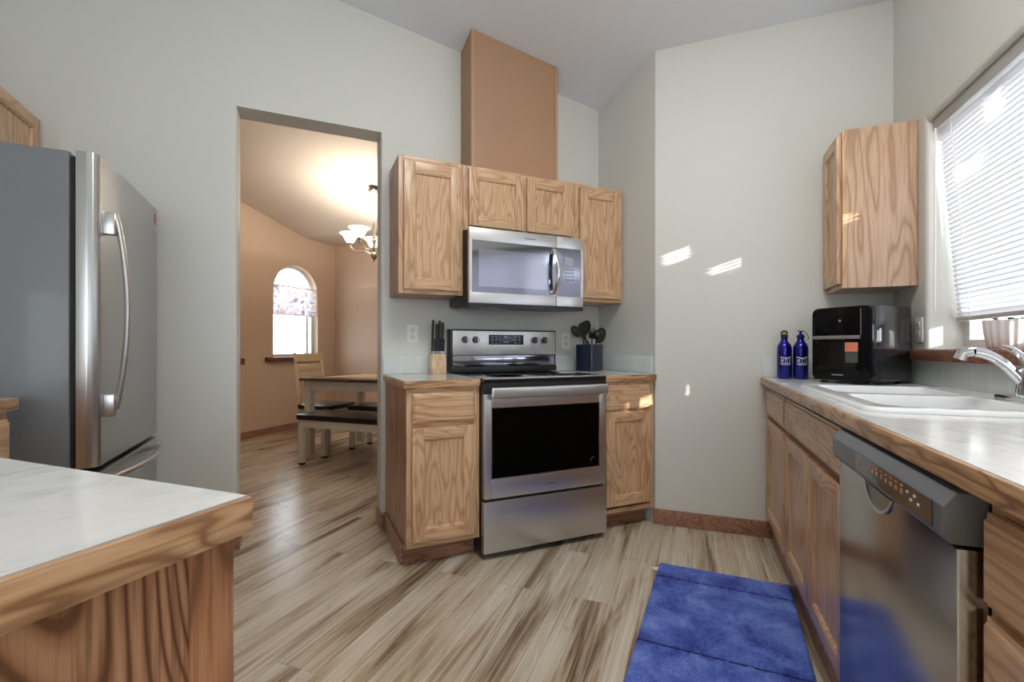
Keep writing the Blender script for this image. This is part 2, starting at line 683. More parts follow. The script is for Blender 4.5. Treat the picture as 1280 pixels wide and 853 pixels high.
# window wall
WP0, WP1, WZ0, WZ1 = 1.06, 2.636, 1.062, 2.086
T = .21
pcs = [[(WP1 + .04, WZ0), (WP1 + .04, 0), (PB + .12, 0), (PB + .12, zcP(PB + .12) + .02), (WP1 + .04, zcP(WP1 + .04) + .02)],
       [(WP0, 0), (WP1 + .04, 0), (WP1 + .04, WZ0), (WP0, WZ0)],
       [(WP0, WZ1 + .03), (WP1 + .04, WZ1 + .03), (WP1 + .04, zcP(WP1 + .04) + .02), (WP0, zcP(WP0) + .02)],
       [(-1.12, 0), (WP0, 0), (WP0, zcP(WP0) + .02), (.2, zcP(.2) + .02), (-1.12, zcP(.2) + .02)]]
RW2 = .016
ext = [([(WP1 + .04, QC), (WP1 + .04, QC + T), (WP1, QC + T)] + quarter(WP1 + RW2, QC + RW2, RW2, 180, 270), WZ0, WZ1 + .03, 'xy'),
       ([(QC, WZ1 + .03), (QC + T, WZ1 + .03), (QC + T, WZ1)] + quarter(QC + RW2, WZ1 + RW2, RW2, 270, 180), WP0, WP1, 'yz')]
pqwall('wall_window', 0, 0, QC, QC + T, pcs, WALL, ext)
ZT = zcP(.2) + .02
m = MB()
m.prism([(-.8, 0), (YW + .15, 0), (YW + .15, zc(XL, YW) + .02), (-.8, ZT)], XL - .12, XL, 'yz')
struct('wall_left', m, WALL)
# the room behind the camera, with garden doors and a window in its rear wall (seen only in reflections)
pqwall('wall_side', 0, 0, -.58, -.46, [[(-3.72, 0), (-1.585, 0), (-1.585, ZT), (-3.72, ZT)]], WALL)
qpwall('wall_rear', -3.72, -3.6, [[(-.46, 0), (.5, 0), (.5, ZT), (-.46, ZT)], [(.5, 2.4), (3.4, 2.4), (3.4, ZT), (.5, ZT)],
                                  [(3.4, 0), (3.65, 0), (3.65, ZT), (3.4, ZT)], [(3.65, 0), (4.65, 0), (4.65, .7), (3.65, .7)],
                                  [(3.65, 2.3), (4.65, 2.3), (4.65, ZT), (3.65, ZT)], [(4.65, 0), (5.12, 0), (5.12, ZT), (4.65, ZT)]], WALL)
pqwall('wall_garden', 0, 0, 5, 5.12, [[(-3.6, 0), (-1.0, 0), (-1.0, ZT), (-3.6, ZT)]], WALL)
qpwall('wall_near', -1.12, -1.0, [[(QC + T, 0), (5.0, 0), (5.0, ZT), (QC + T, ZT)]], WALL)


def pqbox(mb, P0, P1, Q0, Q1, z0, z1, bev=0.0):
    t = MB()
    t.box(P0, P1, Q0, Q1, z0, z1, bev)
    for v in t.bm.verts: v.co = W(v.co.x, v.co.y, v.co.z)
    me = bpy.data.meshes.new('t')
    t.bm.to_mesh(me)
    t.bm.free()
    mb.bm.from_mesh(me)
    bpy.data.meshes.remove(me)


m = MB()
for q in (.5, 1.91, 3.32): pqbox(m, -3.69, -3.63, q, q + .08, 0, 2.4)
pqbox(m, -3.69, -3.63, .5, 3.4, 2.32, 2.4)
pqbox(m, -3.69, -3.63, .5, 3.4, 0, .08)
d1 = struct('door_1', m, PVC)
m = MB(); pqbox(m, -3.665, -3.655, .5, 3.4, .08, 2.32)
m.build('pane', GLASS, d1)
m = MB()
for q in (3.65, 4.12, 4.59): pqbox(m, -3.69, -3.63, q, q + .06, .7, 2.3)
pqbox(m, -3.69, -3.63, 3.65, 4.65, .7, .76)
pqbox(m, -3.69, -3.63, 3.65, 4.65, 2.24, 2.3)
w3 = struct('window_3', m, PVC)
m = MB(); pqbox(m, -3.665, -3.655, 3.65, 4.65, .76, 2.24)
m.build('pane', GLASS, w3)

# ceiling (two planes meeting at a ridge behind the camera)
m = MB()


def slab(poly, zf, th=.1):
    lo = [m.bm.verts.new((x, y, zf(x, y))) for x, y in poly]
    hi = [m.bm.verts.new((x, y, zf(x, y) + th)) for x, y in poly]
    n = len(poly)
    m.face(lo)
    m.face(hi[::-1])
    for i in range(n):
        m.face([lo[i], lo[(i + 1) % n], hi[(i + 1) % n], hi[i]])


rid = .2 / R2
slab([(XL - .1, YW + .15), (XL - .1, rid - XL + .1), tuple(W(.2, 1.25)[:2]), (3.3, 1.4), (2.2, YW + .15)], lambda x, y: 2.796 + .215 * (3.435 - (x + y) * R2))
slab([(XL - .1, rid - XL + .1), (XL - .1, -1.0), (-2.3, -2.9), (-3.2, -2.2), (1.0, -6.4), (3.0, -4.4), (3.0, rid - 3.0)][:2] + [tuple(W(p, q)[:2]) for p, q in ((-1.585, -.6), (-3.75, -.6), (-3.75, 5.15), (-.95, 5.15), (-.95, 1.2), (.2, 1.25))], lambda x, y: zcP(.2))
struct('ceiling', m, CEIL)

# dining room
QD, PD = -4.9, 5.553


def zd(P): return 2.773 - .212 * (min(P, 4.999) - 4.0)


ARC_C, ARC_R, SPR, SIL2 = 4.83, .375, 1.785, .955
a0, a1 = ARC_C - ARC_R, ARC_C + ARC_R
arc = [(ARC_C + ARC_R * math.cos(PI * i / 24), SPR + ARC_R * math.sin(PI * i / 24)) for i in range(25)]
pcs = [[(-1.2, 0), (a0, 0), (a0, zd(a0) + .02), (2.4, zd(2.4) + .02), (-1.2, zd(2.4) + .02)],
       [(a0, 0), (a1, 0), (a1, SIL2), (a0, SIL2)],
       [(a1, 0), (PD + .12, 0), (PD + .12, zd(5) + .02), (4.999, zd(5) + .02), (a1, zd(a1) + .02)][:3] + [(a1, zd(5) + .02)],
       arc + [(a0, zd(a0) + .02), (4.999, zd(5) + .02), (a1, zd(5) + .02)]]
pqwall('wall_dining_left', 0, 0, QD - .16, QD, pcs, PEACH)
qpwall('wall_dining_end', PD, PD + .12, [[(QD - .16, 0), (.4, 0), (.4, zd(5) + .02), (QD - .16, zd(5) + .02)]], PEACH)
# dining side walls, out of sight behind the stove wall
m = MB()
m.prism([(2.9, 0), (7.3, 0), (7.3, 2.6), (2.9, 2.9)], 2.3, 2.42, 'yz')
struct('wall_dining_right', m, PEACH)
m = MB()
m.prism([(XL - 3.1, 0), (XL - .12, 0), (XL - .12, 3.12), (XL - 3.1, 3.12)], YW + .03, YW + .15, 'xz')
struct('wall_dining_near', m, PEACH)
m = MB()
for a, b, z0 in ((XL - .12, DX0, 0), (DX0, DX1, DZ), (DX1, 2.3, 0)):
    m.box(a, b, YW + .15, YW + .152, z0, 2.9)
m.box(DX1, 2.3, YW + .15, YW + .152, 2.0, 2.9)
struct('wall_dining_back', m, PEACH)
m = MB()


def slabP(P0, P1, Q0, Q1, z0, z1, th=.1):
    pts = [(W(P0, Q0), z0), (W(P1, Q0), z1), (W(P1, Q1), z1), (W(P0, Q1), z0)]
    lo = [m.bm.verts.new((p.x, p.y, z)) for p, z in pts]
    hi = [m.bm.verts.new((p.x, p.y, z + th)) for p, z in pts]
    m.face(lo); m.face(hi[::-1])
    for i in range(4):
        m.face([lo[i], lo[(i + 1) % 4], hi[(i + 1) % 4], hi[i]])


# vaulted dining ceiling, cut along the back of the stove wall
def yd(x): return YW + .155


def cut(P0, P1, z0, z1):
    """a ceiling strip between P0 and P1, clipped to the dining room side of the stove wall"""
    Y0 = YW + .153
    q0a, q0b = QD - .1, min(.5, P0 - Y0 / R2)
    q1a, q1b = QD - .1, min(.5, P1 - Y0 / R2)
    pts = [(W(P0, q0a), z0), (W(P1, q1a), z1), (W(P1, q1b), z1), (W(P0, q0b), z0)]
    lo = [m.bm.verts.new((p.x, p.y, z)) for p, z in pts]
    hi = [m.bm.verts.new((p.x, p.y, z + .1)) for p, z in pts]
    m.face(lo); m.face(hi[::-1])
    for i in range(4):
        m.face([lo[i], lo[(i + 1) % 4], hi[(i + 1) % 4], hi[i]])


cut(-.5, 2.4, zd(2.4), zd(2.4))
cut(2.4, 4.999, zd(2.4), zd(4.999))
cut(4.999, PD + .1, zd(4.999), zd(4.999))
struct('ceiling_dining', m, CEILD)

# arched dining window
m = MB()


def arch_loop(inset, q):
    r = ARC_R - inset
    pts = [(ARC_C - r, SIL2 + inset), (ARC_C + r, SIL2 + inset)]
    pts += [(ARC_C + r * math.cos(PI * i / 20), SPR + r * math.sin(PI * i / 20)) for i in range(21)]
    return [W(p, q, z) for p, z in pts]


m.loft([arch_loop(0, QD - .08), arch_loop(.035, QD - .08), arch_loop(.035, QD - .14), arch_loop(0, QD - .14), arch_loop(0, QD - .08)], False, False)
win2 = struct('window_2', m, PVC)
m = MB()
m.loft([[W(a0 + .02, QD - .075, 1.50), W(a1 - .02, QD - .075, 1.50), W(a1 - .02, QD - .075, 1.53), W(a0 + .02, QD - .075, 1.53)],
        [W(a0 + .02, QD - .12, 1.50), W(a1 - .02, QD - .12, 1.50), W(a1 - .02, QD - .12, 1.53), W(a0 + .02, QD - .12, 1.53)]])
m.loft([[W(a0 + .62, QD - .075, .97), W(a0 + .65, QD - .075, .97), W(a0 + .65, QD - .075, 1.51), W(a0 + .62, QD - .075, 1.51)],
        [W(a0 + .62, QD - .12, .97), W(a0 + .65, QD - .12, .97), W(a0 + .65, QD - .12, 1.51), W(a0 + .62, QD - .12, 1.51)]])
m.build('sash_rail', PVC, win2)
m = MB()
lp = arch_loop(.03, QD - .11)
m.loft([lp, arch_loop(.03, QD - .115)])
m.build('pane', GLASS, win2)


m = MB(); pqbox(m, 4.33, 5.22, QD - .08, QD + .055, .905, .955, .006); struct('trim_1', m, SILLM)
m = MB(); pqbox(m, 3.0, 4.012, QD + .001, QD + .055, .875, .95, .006); struct('trim_2', m, SILLM)
m = MB(); pqbox(m, -1.0, PD, QD, QD + .016, 0, .085, .004); struct('baseboard_dining_left', m, TRIM)
m = MB(); pqbox(m, PD - .016, PD, QD + .016, -.2, 0, .085, .004); struct('baseboard_dining_end', m, TRIM)
m = MB(); pqbox(m, PB - .016, PB, qo - .012, .41, 0, .092, .005); struct('baseboard_end', m, TRIM)
m = MB()
m.box(DX1 - .012, DX1 + .012, YW - .014, YW + .15, 0, .088, .004)
struct('baseboard_opening', m, TRIM)
m = MB()
m.box(DX0 - .012, DX0 + .012, YW - .014, YW + .15, 0, .088, .004)
struct('baseboard_opening_left', m, TRIM)

# sink window: frame, glass, sill
m = MB()
QF0, QF1 = QC + .13, QC + .19
for p in (WP0, (WP0 + WP1) / 2 - .03, WP1 - .05): pqbox(m, p, p + .05, QF0, QF1, WZ0, WZ1)
pqbox(m, WP0, WP1, QF0, QF1, WZ0, WZ0 + .045)
pqbox(m, WP0, WP1, QF0, QF1, WZ1 - .05, WZ1)
win1 = struct('window_1', m, PVC)
m = MB(); pqbox(m, WP0 + .04, WP1 - .04, QF0 + .025, QF0 + .031, WZ0 + .04, WZ1 - .04)
m.build('pane', GLASS, win1)
m = MB(); pqbox(m, WP0 - .1, WP1 + .095, QC - .045, QC - .001, WZ0 - .045, WZ0 - .001, .006)
pqbox(m, WP0 + .001, WP1 - .001, QC - .04, QF0, WZ0 - .018, WZ0 + .004, .004)
struct('trim_3', m, oak('sill_oak', 'x', (.34, .15, .09), (.25, .10, .06), (.13, .05, .03)))

# ------------------------------------------------------------------ cabinet parts (local frame: x right, y into the wall, front at y=0)


def door_front(name, x0, x1, z0, z1, parent, y=0.0, fw=.055, mats=(OAKZ, OAKX), pm=None):
    """frame-and-panel oak door; its inner panel is a sub-part"""
    t = .02
    m = MB()
    m.mat = 0
    m.box(x0, x0 + fw, y - t, y, z0, z1, .0035)
    m.box(x1 - fw, x1, y - t, y, z0, z1, .0035)
    m.mat = 1
    m.box(x0 + fw, x1 - fw, y - t, y, z0, z0 + fw, .0035)
    m.box(x0 + fw, x1 - fw, y - t, y, z1 - fw, z1, .0035)
    d = m.build(name, list(mats), parent)
    m = MB()

    def lp(i, yy):
        return [(x0 + fw + i, yy, z0 + fw + i), (x1 - fw - i, yy, z0 + fw + i), (x1 - fw - i, yy, z1 - fw - i), (x0 + fw + i, yy, z1 - fw - i)]
    m.loft([lp(-.002, y - t + .002), lp(.004, y - t + .003), lp(.010, y - t + .011), lp(.016, y - t + .012)], False, True)
    m.build('panel', pm or mats[0], d, recalc=True)
    return d


def drawer_front(name, x0, x1, z0, z1, parent, y=0.0, mat=None):
    m = MB()

    def lp(i, yy):
        return [(x0 + i, yy, z0 + i), (x1 - i, yy, z0 + i), (x1 - i, yy, z1 - i), (x0 + i, yy, z1 - i)]
    m.loft([lp(0, y), lp(0, y - .010), lp(.006, y - .013), (lp(.010, y - .0185)), lp(.014, y - .020)])
    return m.build(name, mat or OAKX, parent, smooth=20)


def cabinet(root, W_, D, z0, z1, fronts, toe=None, side=None, stile=.03, rails=(), closed_sides=True, mats=(OAKZ, OAKX), backed=0.0):
    """carcass, face frame, doors and drawers of one cabinet unit"""
    side = side or OAKZ
    m = MB()
    th = .016
    zb = z0
    m.box(0, th, .019, D, zb, z1)
    m.box(W_ - th, W_, .019, D, zb, z1)
    m.box(th, W_ - th, D - .008, D, zb, z1)
    m.box(th, W_ - th, .019, D - .008, zb, zb + th)
    m.box(th, W_ - th, .019, D - .008, z1 - th, z1)
    m.build('carcass', side, root)
    m = MB()
    m.mat = 0
    m.box(0, stile, 0, .019, z0, z1, .0015)
    m.box(W_ - stile, W_, 0, .019, z0, z1, .0015)
    xs = sorted({f[1] for f in fronts if f[0] != 'gap'})
    m.mat = 1
    for (a, b) in [(z0, z0 + .028), (z1 - .028, z1)] + list(rails):
        m.box(stile, W_ - stile, 0, .019, a, b, .0015)
    m.mat = 0
    for f in fronts:
        if f[0] == 'mullion':
            m.box(f[1], f[2], 0, .019, z0 + .028, (f[3] if len(f) > 3 else z1) - .028, .0015)
    m.build('face_frame', list(mats), root)
    if toe:
        h, rec = toe
        m = MB()
        m.box(0, W_, rec, rec + .016, 0, h - .001, .002)
        m.box(0, .016, rec + .016, D, 0, h - .001)
        m.box(W_ - .016, W_, rec + .016, D, 0, h - .001)
        m.build('toe_kick', TRIM, root)
    for f in fronts:
        if f[0] == 'door': door_front('door', *f[1:5], root, mats=mats, fw=f[5] if len(f) > 5 else .055)
        elif f[0] == 'drawer': drawer_front('drawer', *f[1:5], root, mat=mats[1])


def countertop(name, root, x0, x1, y0, y1, z, edges, hole=None, th=.038, lipw=.011):
    """laminate slab with an oak nosing on the listed edges (f front, l left, r right)"""
    ax0 = x0 + (lipw if 'l' in edges else 0)
    ax1 = x1 - (lipw if 'r' in edges else 0)
    ay0 = y0 + lipw
    m = MB()
    if hole:
        hx0, hx1, hy0, hy1 = hole
        m.box(ax0, hx0, ay0, y1, z - th, z)
        m.box(hx1, ax1, ay0, y1, z - th, z)
        m.box(hx0, hx1, ay0, hy0, z - th, z)
        m.box(hx0, hx1, hy1, y1, z - th, z)
    else:
        m.box(ax0, ax1, ay0, y1, z - th, z)
    m.build('laminate_top', LAM, root)
    m = MB()
    m.mat = 0
    m.box(x0, x1, y0, y0 + lipw, z - th, z + .0005, .005)
    m.mat = 1
    if 'l' in edges: m.box(x0, x0 + lipw, y0 + lipw, y1, z - th, z + .0005, .004)
    if 'r' in edges: m.box(x1 - lipw, x1, y0 + lipw, y1, z - th, z + .0005, .004)
    tag(m.build('nosing', [NOSE, OAKY], root), 'oak front edge')


# ---- left of the stove
YF = 2.268
r = thing('base_cabinet', (.461, YF, 0), 0, 'oak base cabinet left of the stove, one drawer over one door', 'cabinet')
cabinet(r, .371, YW - YF - .004, .105, .875, [('drawer', .027, .343, .706, .851), ('door', .025, .343, .136, .686)], toe=(.105, .084), side=SHADEDZ, rails=((.686, .706),))
m = MB()
m.box(-.014, 0, .084, YW - YF - .02, 0, .10, .004)
m.build('side_base_trim', TRIM, r)
r = thing('countertop', (.445, 2.243, 0), 0, 'small pale laminate countertop left of the stove under the knife block', 'countertop')
countertop('c', r, 0, .386, 0, YW - 2.243 - .002, .914, 'fl')
m = MB()
m.box(0, .385, -.006, .006, 0, .106, .002)
o = m.build('tile_backsplash', TILE, loc=(.447, YW - .008, .9155))
tag(o, 'row of pale tiles on the wall behind the knife block', 'backsplash')

# ---- right of the stove
r = thing('base_cabinet', (1.58, YF, 0), 0, 'narrow oak base cabinet right of the stove in the corner', 'cabinet')
cabinet(r, .375, YW - YF - .004, .105, .875, [('drawer', .025, .340, .706, .853), ('door', .022, .338, .150, .700)], toe=(.105, .085), rails=((.68, .706),))
r = thing('countertop', (1.577, 2.243, 0), 0, 'small laminate countertop right of the stove under the utensil crock', 'countertop')
countertop('c', r, 0, .385, 0, YW - 2.243 - .002, .914, 'f')
m = MB()
m.box(0, .375, -.006, .006, 0, .106, .002)
o = m.build('tile_backsplash', TILE, loc=(1.585, YW - .008, .9155))
tag(o, 'row of pale tiles on the stove wall behind the utensil crock', 'backsplash')
m = MB()
m.box(0, .57, -.006, .006, 0, .106, .002)
o = m.build('tile_backsplash', TILE, loc=(XR - .0075, 2.868, .9155))
o.rotation_euler = (0, 0, -PI / 2)
tag(o, 'row of pale tiles on the short wall right of the utensil crock', 'backsplash')

# ---- upper cabinets on the stove wall
YU = 2.594
DU = YW - YU - .003
UP = 'oak wall cabinets above the stove'
r = thing('wall_cabinet', (.485, YU, 0), 0, 'tall single-door oak wall cabinet left of the microwave', 'cabinet', UP)
cabinet(r, .366, DU, 1.372, 2.127, [('door', .026, .352, 1.394, 2.096, .06)], side=SHADEDZ)
r = thing('wall_cabinet', (.853, YU, 0), 0, 'short two-door oak wall cabinet directly above the microwave', 'cabinet', UP)
cabinet(r, .747, DU, 1.752, 2.127, [('door', .030, .384, 1.778, 2.108), ('door', .402, .712, 1.778, 2.108), ('mullion', .374, .412)])
r = thing('wall_cabinet', (1.602, YU, 0), 0, 'single-door oak wall cabinet right of the microwave in the corner', 'cabinet', UP)
cabinet(r, .370, DU, 1.372, 2.127, [('door', .030, .344, 1.394, 2.100)])

# vent chase up to the ceiling
CX0, CX1, CY = .931, 1.522, 2.672
r = thing('vent_chase', (CX0, CY, 2.129), 0, 'plain veneered vent chase rising from the wall cabinets to the ceiling', 'vent cover')
m = MB()
zz = lambda x, y: zc(x, y) - 2.129 - .004
w = CX1 - CX0
dd = YW - CY - .003
m.loft([[(.012, .006, 0), (w - .012, .006, 0), (w - .012, dd, 0), (.012, dd, 0)],
        [(.012, .006, zz(CX0, CY)), (w - .012, .006, zz(CX1, CY)), (w - .012, dd, zz(CX1, YW)), (.012, dd, zz(CX0, YW))]])
m.build('front_panel', PLY, r)
for k, (xa, xb, X) in enumerate(((0, .018, CX0), (w - .022, w, CX1))):
    m = MB()
    m.loft([[(xa, 0, 0), (xb, 0, 0), (xb, .02, 0), (xa, .02, 0)], [(xa, 0, zz(X, CY)), (xb, 0, zz(X + .02, CY) - .002), (xb, .02, zz(X + .02, CY) - .004), (xa, .02, zz(X, CY) - .002)]])
    m.build('corner_trim', PLYD, r)
m = MB()
m.loft([[(0, .0205, 0), (.0115, .0205, 0), (.0115, dd, 0), (0, dd, 0)], [(0, .0205, zz(CX0, CY) - .005), (.0115, .0205, zz(CX0, CY) - .007), (.0115, dd, zz(CX0, YW) - .004), (0, dd, zz(CX0, YW) - .002)]])
m.build('side_panel', flat('veneer_side_shaded', (.34, .19, .10), .45, var=.1, vscale=4), r)  # veneer darkened on this side, its shade put into the colour

# ------------------------------------------------------------------ microwave
MX, MY, MW, MH0, MH1 = .8545, 2.49, .742, 1.300, 1.746
r = thing('microwave', (MX, MY, 0), 0, 'stainless over-the-range microwave with dark window and curved handle', 'microwave')
m = MB()
m.box(0, MW, .03, YW - MY - .004, MH0 + .025, MH1 - .004, .003)
m.build('casing', BLACK, r)
m = MB()
fr = [(.018, .064), (.666, .718)]
DXR = .553          # door/control split
zt, zb = MH1, MH0 + .024
wx0, wx1, wz0, wz1 = .016, MW - .016, 1.384, 1.676


def frame_rect(mb, x0, x1, z0, z1, ix0, ix1, iz0, iz1, y0, y1):
    mb.box(x0, ix0, y0, y1, z0, z1, .002)
    mb.box(ix1, x1, y0, y1, z0, z1, .002)
    mb.box(ix0, ix1, y0, y1, iz1, z1, .002)
    mb.box(ix0, ix1, y0, y1, z0, iz0, .002)


m.box(0, DXR, 0, .028, wz1, zt, .002)
m.box(0, DXR, 0, .028, zb, wz0, .002)
m.box(0, wx0, 0, .028, wz0, wz1)
door = m.build('door', STEEL, r)
m = MB()
m.box(wx0, DXR, .003, .028, wz0, wz1)
MWG = flat('mirror_dark_glass', (.27, .275, .32), .06, .95)
mwg = m.build('window', MWG, door)
m = MB()      # inner screen area of the window
m.box(.055, .49, .0015, .0029, wz0 + .035, wz1 - .045)
m.build('viewing_screen', flat('screen_glass', (.42, .43, .50), .10, .95), mwg)
m = MB()
pts = []
for i in range(13):
    t = i / 12
    pts.append((DXR - .022 + .012 * math.sin(PI * t), -.012 - .038 * math.sin(PI * t), 1.398 + (1.664 - 1.398) * t))
m.tube(pts, .014, 12, flat=.5)
m.box(DXR - .032, DXR - .014, -.014, .004, 1.40, 1.425, .003)
m.box(DXR - .032, DXR - .014, -.014, .004, 1.637, 1.662, .003)
m.build('handle', CHROME, door)
m = MB()
m.box(DXR + .002, MW, 0, .028, wz1, zt, .002)
m.box(DXR + .002, MW, 0, .028, zb, wz0, .002)
m.box(wx1, MW, 0, .028, wz0, wz1)
cp = m.build('control_panel', STEEL, r)
m = MB()
m.box(DXR + .002, wx1, .003, .028, wz0, wz1)
kp = m.build('keypad', flat('smoky_keypad', (.20, .20, .24), .12, .9), cp)
m = MB()
m.box(.612, .672, .0015, .0029, 1.575, 1.625)
m.build('display', flat('grey_display', (.35, .36, .42), .3), kp)
m = MB()
for i in range(4):
    for j in range(3):
        m.box(.616 + j * .022, .632 + j * .022, .002, .0029, 1.545 - i * .021, 1.553 - i * .021)
m.build('key_marks', flat('key_print', (.30, .31, .36), .4), kp)
m = MB()
m.prism([(.002, MH0), (.34, MH0 + .016), (.34, MH0 + .0235), (.0, MH0 + .0235)], 0, MW, 'yz')
m.build('vent_grille', BLACK, r)
m = MB()
m.box(.10, .30, .10, .24, MH0 + .002, MH0 + .011)
m.build('grease_filter', STEELD, r)
text('Whirlpool', .017, GREYINK, door, (.375, -.0006, 1.712), (PI / 2, 0, 0), 'badge')

# ------------------------------------------------------------------ range
SX, SY, SW = .8345, 2.212, .738
r = thing('kitchen_range', (SX, SY, 0), 0, 'stainless freestanding electric range with black glass oven door', 'stove')
SD = YW - SY - .012
m = MB()
m.box(.002, SW - .002, .03, SD, .03, .895, .003)
m.build('body', BLACK, r)
for x in (.05, SW - .05):
    for y in (.08, SD - .05):
        m = MB()
        m.lathe([(.018, 0), (.018, .03)], (x, y, 0), 12)
        m.build('foot', BLACKM, r)
m = MB()
m.box(0, SW, .0, SD - .06, .896, .918, .004)
ct = m.build('cooktop', BLACKG, r)
m = MB()
m.box(.0, SW, -.003, .012, .912, .9195, .002)
m.build('front_strip', STEEL, ct)
for (x, y, rad) in ((.19, .17, .11), (.55, .17, .085), (.19, .42, .085), (.55, .42, .11)):
    m = MB()
    m.lathe([(rad, .9183), (rad, .9187), (rad - .004, .9187), (rad - .004, .9183), (rad, .9183)], (x, y, 0), 36)
    m.build('burner_ring', flat('burner_print', (.12, .12, .13), .3), ct)
# backguard
BY = 2.79 - SY
m = MB()
m.box(0, SW, BY - .012, SD - .001, .919, .955, .003)
m.box(0, SW, BY, SD - .001, .955, 1.187, .004)
bg = m.build('backguard', BLACK, r)
m = MB()
m.box(.012, SW - .01, BY - .012, BY - .001, 1.028, 1.178, .003)
pnl = m.build('control_panel', STEEL, bg)
m = MB()
m.box(.014, SW - .014, BY - .0075, BY - .001, .958, 1.024, .002)
m.build('lower_panel', flat('mirror_black', (.34, .34, .40), .08, .95), bg)
m = MB()
m.box(.248, .490, BY - .0145, BY - .0125, 1.092, 1.155, .001)
DPRINT = flat('display_print', (.33, .35, .42), .3)
dsp = m.build('display', flat('slate_display', (.045, .05, .065), .2), pnl)
for bx in ([(.352, .378, 1.136, 1.147), (.388, .402, 1.135, 1.143), (.345, .385, 1.104, 1.113)]
           + [(.425 + j_ * .028, .438 + j_ * .028, 1.100 + i_ * .019, 1.106 + i_ * .019) for i_ in range(3) for j_ in range(2)]
           + [(.266 + j_ * .026, .278 + j_ * .026, 1.100 + i_ * .019, 1.105 + i_ * .019) for i_ in range(3) for j_ in range(3)]):
    m = MB()
    m.box(bx[0], bx[1], BY - .0155, BY - .0146, bx[2], bx[3])
    m.build('display_mark', DPRINT, dsp)
for x in (.090, .160, .575, .648):
    m = MB()
    m.lathe([(.022, BY - .0155), (.022, BY - .0125)], (x, 0, 1.122), 24, 'y')
    m.lathe([(.018, BY - .042), (.0185, BY - .016)], (x, 0, 1.122), 24, 'y')
    m.box(x - .003, x + .003, BY - .046, BY - .0425, 1.104, 1.140, .001)
    kb = m.build('knob', [GREYPL], pnl)
    m = MB()
    m.box(x + .0045, x + .013, BY - .0436, BY - .0422, 1.108, 1.136, .001)
    m.build('knob_cap', STEEL, kb)
# oven door
dz0, dz1 = .308, .838
gx0, gx1, gz0, gz1 = .044, .690, .412, .768
m = MB()
m.box(.004, gx0, 0, .03, dz0, dz1, .003)
m.box(gx1, SW - .004, 0, .03, dz0, dz1, .003)
m.box(gx0, gx1, 0, .03, gz1, dz1, .003)
m.box(gx0, gx1, 0, .03, dz0, gz0, .003)
od = m.build('oven_door', STEEL, r)
m = MB()
m.box(gx0, gx1, .004, .03, gz0, gz1)
og = m.build('oven_window', OVENG, od)
m = MB()
m.box(gx0 - .0035, gx0 + .0015, -.001, .003, gz0 - .003, gz1 + .003)
m.box(gx1 - .0015, gx1 + .0035, -.001, .003, gz0 - .003, gz1 + .003)
m.box(gx0, gx1, -.001, .003, gz0 - .0035, gz0 + .0015)
m.box(gx0, gx1, -.001, .003, gz1 - .0015, gz1 + .0035)
m.build('window_trim', CHROME, od)
m = MB()
for rad in (.020, .0125, .006):
    m.lathe([(rad, .0015), (rad, .0035), (rad - .003, .0035), (rad - .003, .0015), (rad, .0015)], (.655, 0, .447), 30, 'y')
tag(m.build('emblem', flat('pale_print', (.62, .62, .62), .5), og), 'round pale printed emblem')
m = MB()
m.box(.028, SW - .016, -.047, -.027, .818, .873, .008, 3)
m.box(.06, .10, -.03, .003, .828, .838 - .003, .002)
m.box(SW - .07, SW - .03, -.03, .003, .828, .838 - .003, .002)
m.build('oven_handle', STEEL, od)
m = MB()
m.box(.0, SW, .004, .03, .842, .894)
m.build('vent_strip', BLACK, r)
m = MB()
m.box(.0, SW, -.004, .03, .036, .296, .004)
m.build('storage_drawer', STEEL, r)
text('Whirlpool', .014, GREYINK, od, (.385, -.0006, .352), (PI / 2, 0, 0), 'badge')

# ------------------------------------------------------------------ outlets


def outlet(loc, rot, label):
    r = thing('wall_outlet', loc, rot, label, 'outlet')
    m = MB()
    m.box(-.036, .036, -.006, 0, -.057, .057, .003)
    m.build('cover_plate', WPLAST, r)
    m = MB()
    for z in (-.022, .022):
        m.lathe([(.016, -.0085), (.016, -.005)], (0, 0, z), 20, 'y')
    rc = m.build('receptacle', flat('white_receptacle', (.74, .74, .73), .4), r)
    m = MB()
    for z in (-.022, .022):
        for x in (-.006, .006): m.box(x - .0012, x + .0012, -.0092, -.0084, z - .002, z + .007)
        m.lathe([(.0025, -.0092), (.0025, -.0084)], (0, 0, z - .008), 10, 'y')
    m.lathe([(.003, -.0072), (.003, -.005)], (0, 0, 0), 10, 'y')
    m.build('slot', GREYINK, r)


outlet((.622, YW, 1.158), 0, 'white wall outlet above the left counter beside the knife block')
outlet((1.70, YW, 1.12), 0, 'white wall outlet half hidden behind the black cooking utensils')
outlet(W(2.70, QC, 1.155), -135, 'white wall outlet beside the air fryer, next to the window')

# ------------------------------------------------------------------ knife block and knives
BX, BYK = .714, 2.770
BWD, BDP, BHT = .090, .075, .120
r = thing('knife_block', (BX, BYK, .9145), 0, 'pale wooden knife block on the counter left of the stove', 'knife block')
m = MB()
t = .007
m.box(0, BWD, 0, t, 0, BHT, .0015)
m.box(0, BWD, BDP - t, BDP, 0, BHT, .0015)
m.box(0, t, t, BDP - t, 0, BHT)
m.box(BWD - t, BWD, t, BDP - t, 0, BHT)
m.box(t, BWD - t, t, BDP - t, 0, .008)
m.build('block', BLOCKW, r)


